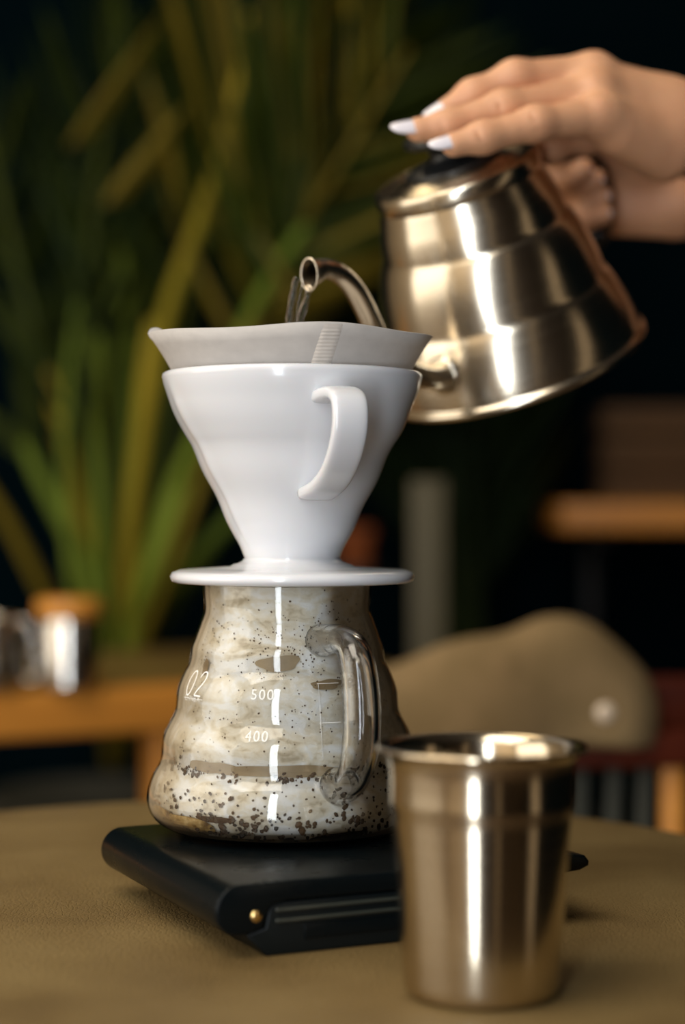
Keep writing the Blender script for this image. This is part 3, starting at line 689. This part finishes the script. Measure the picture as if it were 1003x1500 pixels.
# ------------------------------------------------------------------ steel cup
CX, CY = 0.0497, 0.660
cup = empty('steel_cup', (CX, CY, TZ)); tag(cup, 'tapered stainless steel cup with flared rim, near right corner of the scale', 'cup')
co = [(0,0.0012),(0.0225,0.0012),(0.0250,0.0004),(0.0268,0.0010),(0.0278,0.0028),(0.0283,0.0060),(0.0300,0.035),(0.0318,0.062),(0.0321,0.0655),(0.0327,0.0675),(0.0328,0.0700),(0.0329,0.0790),(0.0336,0.0835),(0.0348,0.0865)]
ci = [(0.0366,0.0884),(0.0374,0.0884),(0.0377,0.0876),(0.0371,0.0870)]
cup_prof = co+[(0.0358,0.0872),(0.0368,0.0868),(0.0376,0.0872),(0.0377,0.0882),(0.0369,0.0889),(0.0358,0.0886),(0.0343,0.0872),(0.0329,0.0836),(0.0321,0.0790),(0.0319,0.0700),(0.0311,0.0650),(0.0292,0.035),(0.0275,0.0065),(0.0262,0.0035),(0,0.003)]
lathe('cup_body', cup_prof, M['cup_steel'], cup, segs=128)

# ------------------------------------------------------------------ person: two hands
CAMV = np.array([0,0,CAMZ])
def W(px, py, Y): return np.array([(px-501.5)/2700*Y, Y, CAMZ-(py-750)/2700*Y])
person = empty('person', (0.10,0.95,0.9)); tag(person, 'person with white-painted nails, one hand resting on the kettle lid, other hand on its handle', 'person')
person.location = (0,0,0)
def finger(P, joints, radii, k=0.004):
    d = None
    for (a, b, ra, rb) in zip(joints[:-1], joints[1:], radii[:-1], radii[1:]):
        c = capsule(P, a, b, ra, rb); d = c if d is None else smin(d, c, k*1.6)
    return d
# --- hand on the lid
CAM_SCALE = 1.055  # hand joints scaled about the camera by the same factor as the kettle
def WH(px, py, Y): return W(px, py, Y*CAM_SCALE)
F1 = dict(
 little=([WH(664,212,.868),WH(708,201,.872),WH(784,181,.880),WH(880,170,.900)], [.0060,.0073,.0083,.0105]),
 ring  =([WH(612,190,.884),WH(655,185,.887),WH(738,158,.893),WH(872,139,.913)], [.0062,.0076,.0086,.0108]),
 middle=([WH(655,160,.905),WH(692,139,.907),WH(754,114,.910),WH(868,110,.925)], [.0060,.0076,.0088,.0108]),
 index =([WH(672,165,.926),WH(704,142,.928),WH(764,118,.930),WH(868,116,.942)], [.0060,.0074,.0084,.0104]),
 thumb =([WH(775,222,.935),WH(805,214,.940),WH(860,190,.948),WH(930,165,.950)], [.0066,.0086,.0100,.0126]))
def hand1(P):
    D = [finger(P, *F1[k]) for k in ('little','ring','middle','index','thumb')]
    fg = D[0]
    for d in D[1:]: fg = smin(fg, d, 0.0030)
    wr = WH(1003,192,.955); fa = WH(1240,225,1.02)
    pl = capsule(P, WH(880,170,.902), WH(965,212,.935), .0108, .0158)
    pl = smin(pl, capsule(P, WH(872,132,.913), WH(975,168,.940), .0108, .0168), .012)
    pl = smin(pl, capsule(P, WH(868,111,.926), WH(975,164,.950), .0106, .0160), .012)
    pl = smin(pl, capsule(P, WH(868,116,.942), WH(975,170,.965), .0105, .0160), .012)
    pl = smin(pl, capsule(P, WH(905,194,.908), WH(972,226,.930), .0115, .0132), .010)
    pl = smin(pl, capsule(P, WH(860,190,.948), WH(960,175,.955), .0115, .0158), .010)
    pl = smin(pl, capsule(P, wr+np.array([-.01,-.013,-.002]), fa+np.array([0,-.014,0]), .0208, .026), .016)
    pl = smin(pl, capsule(P, wr+np.array([-.01,.013,.000]), fa+np.array([0,.014,0]), .0208, .026), .016)
    d = smin(fg, pl, .009)
    # knuckles and tendons
    for q, s in ((WH(878,165,.894),.0040),(WH(872,131,.906),.0038),(WH(872,103,.920),.0038)):
        d = smin(d, np.linalg.norm(P-q, axis=-1)-s, .010)
    for a, b in ((WH(866,97,.917),WH(955,140,.955)),(WH(868,124,.903),WH(960,152,.942)),(WH(878,156,.891),WH(965,182,.936))):
        d = smin(d, capsule(P, a, b, .0018, .0012), .007)
    # creases: shallow grooves across finger joints and along the outer palm
    for a, b in ((WH(699,190,.864),WH(704,214,.866)),(WH(776,160,.871),WH(787,196,.872)),(WH(644,170,.878),WH(650,200,.880)),(WH(726,138,.884),WH(735,168,.884))):
        d = -smin(-d, np.linalg.norm(P-a-(np.clip(((P-a)@(b-a))/((b-a)@(b-a)),0,1))[...,None]*(b-a), axis=-1)-.0004, .0012)
    return d
h1 = surface_net(hand1, (0.025,0.885,0.98), (0.295,1.12,1.205), 0.0017, 'hand', M['skin'], person)
h1['label'] = 'hand resting on the kettle lid, palm down, white nails'
def nail(parent, tip, dip, dors, L, w, back, name='fingernail'):
    """almond nail: starts `back` behind the fingertip centre, curved across, pointed at its free end"""
    f = tip-dip; f /= np.linalg.norm(f); dors = dors-(dors@f)*f; dors /= np.linalg.norm(dors); sd = np.cross(f, dors)
    v = []; fc = []; n, m_ = 18, 11
    for lay in (0, 1):
        for i in range(n):
            q = i/(n-1); s = -back+L*q
            wid = w*min(1, (q/0.10+0.15)**0.5 if q < 0.085 else 1)*(1 if q < 0.5 else max(0.03, math.sqrt(max(0, 1-((q-0.5)/0.5)**2))))
            for j in range(m_):
                u = (j/(m_-1)-0.5)*2; x = u*wid
                hgt = 0.0056-0.55*x*x/w-0.0020*max(0,q-0.3)**2*2-0.0008*(1-q)
                v.append(tip+f*s+sd*x+dors*(hgt+(0.0004 if lay == 0 else -0.0003)))
    for lay in (0, 1):
        for i in range(n-1):
            for j in range(m_-1):
                a = lay*n*m_+i*m_+j; q = (a, a+1, a+m_+1, a+m_); fc.append(q if lay == 0 else q[::-1])
    o = n*m_
    for i in range(n-1):
        for j in (0, m_-1): a = i*m_+j; fc.append((a, a+m_, a+m_+o, a+o))
    for j in range(m_-1):
        for i in (0, n-1): a = i*m_+j; fc.append((a, a+1, a+1+o, a+o))
    return fix_normals(mesh_obj(name, v, fc, M['nail'], parent))
for k, w, L in (('little',.0047,.0200),('ring',.0050,.0210),('middle',.0048,.0200),('index',.0046,.0190)):
    J = F1[k][0]; nail(h1, J[0], J[1], np.array([-0.25,-1.0,0.75]), L, w, .0060)
J = F1['thumb'][0]; nail(h1, J[0], J[1], np.array([0,0.9,0.3]), .017, .005, .007)
# --- hand gripping the handle
def KW(r, h, off=0.0): # kettle-handle plane to world, off = across the handle
    p = KB+(Sx*(-r)+U*h+Ky*off)*KS; return np.array(p)
nearsgn = 1 if Ky.y < 0 else -1
Fh = []; HC = []
for i, (r, h) in enumerate(((0.112,0.0800),(0.1255,0.0655),(0.1290,0.0500),(0.1250,0.0360))):
    c = np.array([r, h]); o = (c-np.array([0.085,0.045])); o /= np.linalg.norm(o)
    at = lambda rad, off: KW(r+o[0]*rad, h+o[1]*rad, off*nearsgn)
    HC.append(at(0,0)); Fh.append(([at(-0.0150,0.0120), at(-0.0185,0.0030), at(-0.0165,-0.0100), at(-0.002,-0.0210), at(0.017,-0.0270)], [.0060,.0070,.0078,.0084,.0098]))
def hand2(P):
    d = finger(P, *Fh[0])
    for q in Fh[1:]: d = smin(d, finger(P, *q), .0016)
    k0, k3 = Fh[0][0][-1], Fh[3][0][-1]
    wr = WH(1015,284,1.062); fa = WH(1300,370,1.12)
    pl = None
    for i in range(4):
        c = capsule(P, Fh[i][0][-1], wr+np.array([-0.012,0,0.012-0.008*i]), .0105, .0150); pl = c if pl is None else smin(pl, c, .010)
    pl = smin(pl, capsule(P, wr, fa, .0215, .028), .014)
    # thumb along the top of the handle towards the lid
    th = finger(P, [KW(0.078,0.1035,0.002*nearsgn), KW(0.098,0.1010,0.0), KW(0.122,0.0930,-0.006*nearsgn), wr+np.array([-.01,0,.008])], [.0070,.0088,.0100,.0140])
    return smin(smin(d, pl, .006), th, .006)
h2 = surface_net(hand2, (0.065,0.98,0.98), (0.36,1.24,1.185), 0.0019, 'hand', M['skin'], person)
h2['label'] = 'shaded hand wrapped round the black kettle handle'
for i in range(4):
    J = Fh[i][0]; nail(h2, J[0], J[1], (J[0]-HC[i]) if i == 1 else np.array(Fh[i][0][1]-HC[i]), .0110, .0040, .0060)

# ------------------------------------------------------------------ back table with its objects
BZ = 0.75
bt_ = empty('wooden_table', (-0.25, 2.0, 0)); tag(bt_, 'orange-brown wooden table with a thick edge, behind the glass server on the left', 'table')
e0 = np.array([-1.05,1.38]); e1 = np.array([0.11,1.985])          # front edge runs back to the right
dirv = (e1-e0)/np.linalg.norm(e1-e0); nrm = np.array([-dirv[1], dirv[0]])
c4 = [e0, e1, e1+nrm*0.46, e0+nrm*0.46]
rz = math.atan2(dirv[1], dirv[0]); Lb = np.linalg.norm(e1-e0)
bt_.location = (*e0, 0); bt_.rotation_euler = (0, 0, rz)
bevel_box('tabletop', (Lb, 0.46, 0.046), M['wood_orange'], bt_, (Lb/2, 0.23, BZ-0.0240), bev=0.008, segs=3)
bevel_box('top_panel', (Lb-0.03, 0.43, 0.002), M['wood_top'], bt_, (Lb/2, 0.235, BZ), bev=0.0008)
for lx, ly in ((0.06,0.05),(Lb-0.30,0.05),(0.06,0.40),(Lb-0.06,0.40)):
    bevel_box('leg', (0.042,0.042,BZ-0.047), M['wood_orange'], bt_, (lx, ly, (BZ-0.047)/2), bev=0.004)
def on_back(px, Y): return ((px-501.5)/2700*Y, Y, BZ+0.001)
# steel canister with wooden lid
can = empty('canister', on_back(101, 1.80)); tag(can, 'steel canister with an orange-brown wooden lid on the back table', 'canister')
lathe('canister_body', [(0,0),(0.028,0),(0.0292,0.0015),(0.0295,0.004),(0.0295,0.066),(0.0288,0.068),(0,0.068)], M['chrome'], can, segs=48)
lathe('canister_lid', [(0,0.0682),(0.030,0.0682),(0.0325,0.070),(0.033,0.076),(0.0325,0.083),(0.029,0.0865),(0,0.087)], M['wood_orange'], can, segs=48)
# steel pitcher cut by the frame
pit = empty('milk_pitcher', on_back(-14, 1.78)); tag(pit, 'steel milk pitcher with slanted handle on the back table, cut by the left edge', 'pitcher')
lathe('pitcher_body', [(0,0),(0.033,0),(0.036,0.003),(0.0365,0.02),(0.033,0.045),(0.026,0.062),(0.0265,0.070),(0.0275,0.070),(0.0255,0.0605),(0.0315,0.044),(0.0350,0.02),(0,0.004)], M['chrome'], pit, segs=48)
tube('pitcher_handle', [(0.026,-0.004,0.064),(0.034,-0.006,0.066),(0.041,-0.006,0.058),(0.046,-0.006,0.038),(0.049,-0.006,0.018),(0.046,-0.005,0.010),(0.034,-0.004,0.010)], 1.0, M['chrome'], pit, n=40, segs=16, flat=(0.0048,0.0022), ref=(0,1,0))

# ------------------------------------------------------------------ potted palm behind the back table
PY = 2.45
def PW(px, py, Y=PY): return tuple(W(px, py, Y))
palm = empty('potted_palm', (PW(172,0)[0], PY, 0)); palm.location = (0,0,0); tag(palm, 'tall palm with bright fanning stems in a dark pot behind the back table', 'potted plant')
pcx = PW(172, 0)[0]
po = lathe('pot', [(0,0),(0.13,0),(0.135,0.01),(0.165,0.50),(0.172,0.52),(0.172,0.55),(0.160,0.55),(0.150,0.50),(0,0.50)], M['pot_dark'], palm, segs=48, loc=(pcx, PY, 0))
lathe('soil', [(0,0.49),(0.152,0.505),(0,0.515)], M['soil'], palm, segs=32, loc=(pcx, PY, 0))
def leaflet_mesh(name, m, wid=1.0):
    n = 9; v = []; f = []
    for i in range(n):
        q = i/(n-1); w = wid*0.5*(math.sin(PI*min(1,(q+0.06)/1.06)**0.7))**0.8 if 0 < q < 1 else 0.02*wid
        v += [(-w, q, -0.35*w), (0, q, 0), (w, q, -0.35*w)]
    for v_ in range(len(v)): x, y, z = v[v_]; v[v_] = (x, y, z-0.12*y*y)
    for i in range(n-1):
        a = 3*i; f += [(a, a+1, a+4, a+3), (a+1, a+2, a+5, a+4)]
    me = bpy.data.meshes.new(name); me.from_pydata(v, [], f); me.shade_smooth(); me.materials.append(m); return me
LM = {k: leaflet_mesh('leaflet_'+k, M[k]) for k in ('leaf','leaf_yellow','leaf_shaded')}
def add_leaf(parent, base, direction, length, width, key, roll=0.0):
    d = Vector(direction).normalized(); o = bpy.data.objects.new('leaflet', LM[key]); COL.objects.link(o); o.parent = parent
    view = Vector((0,-1,0)); zax = (view-d*view.dot(d)).normalized(); xax = d.cross(zax)
    R = Matrix((xax, d, zax)).transposed().to_4x4() @ Matrix.Rotation(roll, 4, 'Y')
    o.matrix_local = Matrix.Translation(base) @ R @ Matrix.Diagonal((width, length, length, 1)); return o
def frond(path, rad, stem_mat, start=0.45, count=16, length=0.28, width=0.016, keys=('leaf',), spread=0.7, sides=(-1,1), seed=0):
    count = int(count*1.25) if count > 5 else count; width *= 0.52
    rr = random.Random(seed); P = [Vector(PW(*q)) for q in path]
    st = tube('frond', [tuple(p) for p in P], rad, M[stem_mat], palm, n=40, segs=8)
    S_ = spline([tuple(p) for p in P], 60)
    for i in range(count):
        q = start+(1-start)*i/max(1, count-1)*0.98; k = int(q*58); p = Vector(S_[k]); t_ = (Vector(S_[min(59,k+1)])-Vector(S_[max(0,k-1)])).normalized()
        for s in sides:
            perp = Vector((t_.z*s, rr.uniform(-0.5,0.5), -t_.x*s))
            ang_ = spread*(1-0.45*i/count)*rr.uniform(0.85,1.15)
            d = t_*math.cos(ang_)+perp.normalized()*math.sin(ang_)
            d.z -= 0.10*rr.random()
            L_ = length*math.sin(PI*(0.18+0.72*i/count))*rr.uniform(0.85,1.1)
            add_leaf(st, p, d, L_, width*rr.uniform(0.8,1.3), rr.choice(keys), rr.uniform(-0.5,0.5))
    return st
B0 = (172, 1110)
# (px, py, depth) control points of each stem
frond([(172,1110,2.45),(178,930,2.43),(200,700,2.40),(240,480,2.36),(300,300,2.30),(335,180,2.27),(365,20,2.25)], [0.013,0.013,0.012,0.011,0.009,0.006,0.003], 'stem', 0.62, 15, 0.30, 0.018, ('leaf','leaf_yellow'), 0.6, seed=1)
frond([(168,1110,2.45),(160,930,2.48),(110,720,2.52),(60,520,2.56),(10,330,2.60),(-30,150,2.66)], [0.012,0.012,0.010,0.008,0.005], 'leaf', 0.6, 10, 0.25, 0.016, ('leaf_shaded','leaf'), 0.6, seed=2)
frond([(170,1110,2.45),(165,930,2.5),(140,720,2.56),(122,540,2.6),(130,380,2.62),(150,200,2.66),(190,20,2.7)], [0.012,0.011,0.009,0.007,0.004], 'leaf', 0.5, 14, 0.32, 0.016, ('leaf','leaf_shaded'), 0.55, seed=3)
frond([(175,1110,2.45),(182,930,2.5),(185,740,2.52),(188,600,2.54),(186,480,2.56),(180,370,2.6)], [0.013,0.012,0.012,0.010,0.007], 'stem_green', 0.72, 7, 0.20, 0.018, ('leaf',), 0.4, seed=4)
frond([(176,1110,2.45),(195,930,2.4),(240,760,2.36),(290,640,2.33),(340,520,2.3),(400,400,2.26),(450,330,2.24)], [0.012,0.012,0.011,0.009,0.006], 'stem_green', 0.72, 12, 0.24, 0.018, ('leaf_yellow','leaf'), 0.8, seed=5)
frond([(178,1110,2.45),(200,940,2.44),(222,800,2.44),(246,640,2.44),(262,520,2.45),(285,400,2.5),(330,250,2.56),(400,100,2.6),(480,-40,2.66)], [0.012,0.012,0.010,0.008,0.004], 'leaf', 0.58, 18, 0.36, 0.017, ('leaf_shaded','leaf'), 0.7, seed=6)
frond([(180,1110,2.45),(205,950,2.38),(262,800,2.34),(330,600,2.3),(390,420,2.27),(480,270,2.24),(600,70,2.2)], [0.010,0.009,0.007,0.005,0.003], 'leaf_yellow', 0.64, 18, 0.32, 0.017, ('leaf_yellow','leaf','leaf'), 0.85, seed=7)
frond([(166,1110,2.45),(150,950,2.42),(110,860,2.4),(96,700,2.4),(100,560,2.4),(118,420,2.42)], [0.009,0.008,0.006,0.004], 'stem_green', 0.7, 6, 0.2, 0.015, ('leaf_shaded',), 0.5, seed=8)
frond([(166,1120,2.45),(150,1010,2.33),(75,885,2.25),(20,780,2.2),(-40,680,2.16)], [0.013,0.012,0.010,0.007], 'leaf_yellow', 0.95, 2, 0.12, 0.015, ('leaf_yellow',), 0.5, seed=9)
frond([(182,1110,2.45),(215,960,2.5),(280,850,2.56),(380,700,2.6),(470,600,2.66),(560,560,2.7),(660,560,2.74)], [0.009,0.008,0.006,0.003], 'stem_green', 0.5, 12, 0.22, 0.015, ('leaf_shaded',), 0.6, seed=10)
frond([(179,1110,2.45),(205,950,2.5),(270,780,2.6),(400,560,2.66),(480,380,2.7),(560,230,2.74),(640,130,2.8)], [0.010,0.009,0.006,0.003], 'leaf', 0.66, 12, 0.3, 0.016, ('leaf','leaf_shaded'), 0.55, seed=11)
for i, (mx_, my_, ex, ey, dp_) in enumerate([(120,760,84,600,2.5),(150,760,146,560,2.4),(205,780,232,600,2.5),(238,820,300,690,2.4),(215,860,262,730,2.35),(135,850,60,700,2.45),(190,820,214,560,2.42),(250,860,340,760,2.5)]):
    frond([(172,1110,2.45),(172+(mx_-172)*0.35,960,2.45),(mx_,my_,dp_),(ex,ey,dp_),(ex*1.35-mx_*0.35,ey-0.35*(my_-ey),dp_)], [0.014,0.014,0.013,0.011,0.006], 'stem_green' if i % 3 else 'stem', 0.8, 3, 0.16, 0.016, ('leaf',), 0.4, seed=50+i)
# broad single blades, the caught light put into their leaf colour
bl = frond([(170,1110,2.45),(165,900,2.4),(150,650,2.34),(112,400,2.28),(100,250,2.24)], [0.007,0.007,0.005,0.003], 'leaf', 0.9, 2, 0.1, 0.012, ('leaf_shaded',), 0.5, seed=12)
add_leaf(bl, PW(98,215,2.2), Vector(PW(232,20,2.2))-Vector(PW(98,215,2.2)), 0.205, 0.024, 'leaf_yellow')
add_leaf(bl, PW(152,300,2.2), Vector(PW(272,150,2.2))-Vector(PW(152,300,2.2)), 0.165, 0.026, 'leaf_yellow')
add_leaf(bl, PW(120,420,2.25), Vector(PW(40,230,2.25))-Vector(PW(120,420,2.25)), 0.19, 0.020, 'leaf_shaded')
for i, (x0, y0, x1, y1, k, w) in enumerate([(330,300,350,110,'leaf',.030),(345,330,440,200,'leaf_yellow',.022),(370,350,520,190,'leaf',.020),(350,300,430,420,'leaf_yellow',.024),(340,290,400,400,'leaf',.022),(330,210,380,330,'leaf_yellow',.026),(335,290,330,180,'leaf_yellow',.030),(400,110,420,10,'leaf_yellow',.02),(480,190,520,20,'leaf_shaded',.02),(540,170,560,10,'leaf_shaded',.02)]):
    a = Vector(PW(x0,y0,2.26)); b = Vector(PW(x1,y1,2.22)); add_leaf(bl, a, b-a, (b-a).length, w, k, 0.2*(i % 3-1))
# palm further back, shade put into its leaf colour, fills the depth
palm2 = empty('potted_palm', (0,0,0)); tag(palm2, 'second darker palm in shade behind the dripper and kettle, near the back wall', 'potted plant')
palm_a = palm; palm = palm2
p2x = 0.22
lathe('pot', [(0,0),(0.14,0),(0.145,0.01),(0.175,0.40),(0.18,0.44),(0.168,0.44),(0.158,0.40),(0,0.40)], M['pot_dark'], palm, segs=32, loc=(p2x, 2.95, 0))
for i, (ex, ey, k) in enumerate([(560,-40,'leaf_shaded'),(420,60,'leaf_shaded'),(540,90,'leaf_shaded'),(690,600,'leaf_shaded'),(640,20,'leaf_shaded')]):
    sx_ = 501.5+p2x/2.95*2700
    frond([(sx_,1260,2.95),(sx_+(ex-sx_)*0.15,900,2.93),(sx_+(ex-sx_)*0.45,(900+ey)/2+40,2.92),(ex,ey,2.9)], [0.010,0.009,0.006,0.003], 'leaf_shaded', 0.4, 13, 0.34, 0.017, (k,), 0.7, seed=30+i)
palm = palm_a

# ------------------------------------------------------------------ right background
# armchair
ch = empty('armchair', (0.33,1.40,0)); tag(ch, 'beige upholstered chair with rounded back and orange-brown wooden frame behind the steel cup', 'chair')
ch.location = (0,0,0)
def back_sdf(P):
    # rounded hump: union of fat lobes in the plane y=CYB, flattened in depth
    Yc = 1.42; Q = P.copy(); Q[..., 1] = Q[..., 1]-Yc
    def wq(px, py): w_ = W(px, py, Yc); return np.array([w_[0], 0, w_[2]])
    Q[..., 1] *= 1.7
    d = capsule(Q, wq(818,1000), wq(868,1045), .0480, .0460)
    d = smin(d, capsule(Q, wq(700,1060), wq(818,1005), .0620, .0490), .02)
    d = smin(d, capsule(Q, wq(600,1090), wq(700,1060), .0620, .0620), .02)
    d = smin(d, capsule(Q, wq(868,1045), wq(870,1100), .0460, .0440), .02)
    d = np.maximum(d, 0.742-P[..., 2])
    fold = capsule(Q, wq(790,965)+[0,-.066,0], wq(862,1045)+[0,-.064,0], .020, .027)
    d = -smin(-d, fold, .022)
    return d
surface_net(back_sdf, (-0.05,1.355,0.715), (0.30,1.49,0.87), 0.003, 'backrest', M['beige_fabric'], ch)
bb = lathe('button', [(0,0),(0.0062,0.0),(0.0075,0.0015),(0.0066,0.0032),(0,0.0042)], M['button'], ch, segs=24)
bb.location = W(886,1044,1.372); bb.rotation_euler = (PI/2, 0, 0); bb['label'] = 'round pale button on the backrest'
def bar(name, p, q, w, d, m, parent):
    a = Vector(p); b = Vector(q); o = bevel_box(name, (w, d, (b-a).length), m, parent, (a+b)/2, bev=min(w,d)*0.2)
    o.rotation_euler = (b-a).to_track_quat('Z', 'Y').to_euler(); return o
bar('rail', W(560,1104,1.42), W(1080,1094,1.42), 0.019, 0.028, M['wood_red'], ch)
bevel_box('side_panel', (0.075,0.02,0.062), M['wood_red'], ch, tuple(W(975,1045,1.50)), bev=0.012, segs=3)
def drop(px, Y=1.45): w_ = W(px, 1115, Y); return (w_[0], Y, w_[2]), (w_[0]*1.0, Y, 0.46)
for px in (690, 745, 800, 852, 900, 945):
    a, b = drop(px); bar('spindle', a, (b[0]-0.01, b[1], b[2]), 0.012, 0.012, M['grey_slat'], ch)
for px, Y in ((985,1.43),(600,1.45)):
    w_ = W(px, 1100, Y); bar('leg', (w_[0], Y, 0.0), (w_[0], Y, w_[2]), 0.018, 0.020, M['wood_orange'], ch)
for px, Y in ((1040,1.85),(640,1.87)):
    w_ = W(px, 1100, Y); bar('leg', (w_[0], Y, 0.0), (w_[0], Y, 0.44), 0.022, 0.022, M['wood_orange'], ch)
bevel_box('seat', (0.30,0.44,0.05), M['beige_fabric'], ch, (0.17,1.66,0.465), bev=0.018, segs=3)
# pale post
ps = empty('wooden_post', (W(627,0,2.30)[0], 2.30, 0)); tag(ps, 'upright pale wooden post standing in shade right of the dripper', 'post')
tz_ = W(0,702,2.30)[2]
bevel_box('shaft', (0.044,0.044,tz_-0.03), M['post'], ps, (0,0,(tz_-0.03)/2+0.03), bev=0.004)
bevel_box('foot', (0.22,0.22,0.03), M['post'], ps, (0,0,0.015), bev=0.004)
# terracotta pot on a tall dark stand added to hold it up, mostly behind the dripper
st = empty('added_pot_stand', (W(520,0,2.72)[0], 2.72, 0)); stx = W(520,0,2.72)[0]; st.location = (stx,2.72,0)
tag(st, 'tall thin dark plant stand added to hold up the pot behind the dripper', 'plant stand')
pz = W(0,832,2.72)[2]
lathe('stand_top', [(0,pz-0.012),(0.045,pz-0.012),(0.047,pz-0.006),(0.045,pz),(0,pz)], M['black_wood'], st, segs=32)
lathe('stand_column', [(0,0.02),(0.008,0.02),(0.008,pz-0.0125),(0,pz-0.0125)], M['black_wood'], st, segs=16)
lathe('stand_base', [(0,0),(0.12,0),(0.12,0.012),(0.008,0.02),(0,0.02)], M['black_wood'], st, segs=32)
tp = lathe('terracotta_pot', [(0,0),(0.020,0),(0.0225,0.003),(0.027,0.045),(0.030,0.047),(0.030,0.060),(0.0275,0.060),(0.025,0.047),(0.018,0.006),(0,0.006)], M['terracotta'], None, segs=32, loc=(stx,2.72,pz+0.0005))
tag(tp, 'small red-orange terracotta pot behind the neck of the white dripper', 'pot')
# wall shelf with a dim brown crate
Ysh = 2.78
sh = empty('wall_shelf', (0,0,0)); xs0 = W(822,0,Ysh)[0]; zs0 = W(0,757,Ysh)[2]
tag(sh, 'orange-brown wooden wall shelf at the right edge above the chair', 'shelf')
bevel_box('shelf_board', (1.0,0.30,0.042), M['wood_orange'], sh, (xs0+0.5, Ysh+0.15, zs0), bev=0.006)
for dx in (0.10, 0.85):
    bevel_box('bracket', (0.02,0.24,0.02), M['black_wood'], sh, (xs0+dx, Ysh+0.31, zs0-0.031), bev=0.002)
    bevel_box('bracket', (0.02,0.02,0.22), M['black_wood'], sh, (xs0+dx, Y1-0.11, zs0-0.151), bev=0.002)
    bevel_box('bracket', (0.02,0.10,0.02), M['black_wood'], sh, (xs0+dx, Y1-0.05, zs0-0.25), bev=0.002)
M['crate'] = noisy(mat('dim_brown_crate', rough=0.8), [(0.3,(0.07,0.035,0.012)),(0.7,(0.11,0.055,0.02))], scale=(1,1,8), nscale=6)
crt = empty('crate', (xs0+0.22, Ysh+0.20, zs0+0.0215)); tag(crt, 'dim brown wooden crate on the wall shelf', 'crate')
for k in range(3):
    for sy in (-0.07, 0.07): bevel_box('slat', (0.26,0.010,0.045), M['crate'], crt, (0, sy, 0.026+k*0.052), bev=0.002)
    for sx_ in (-0.13, 0.13): bevel_box('slat', (0.010,0.13,0.045), M['crate'], crt, (sx_, 0, 0.026+k*0.052), bev=0.002)
bevel_box('crate_floor', (0.25,0.128,0.008), M['crate'], crt, (0,0,0.0045), bev=0.001)
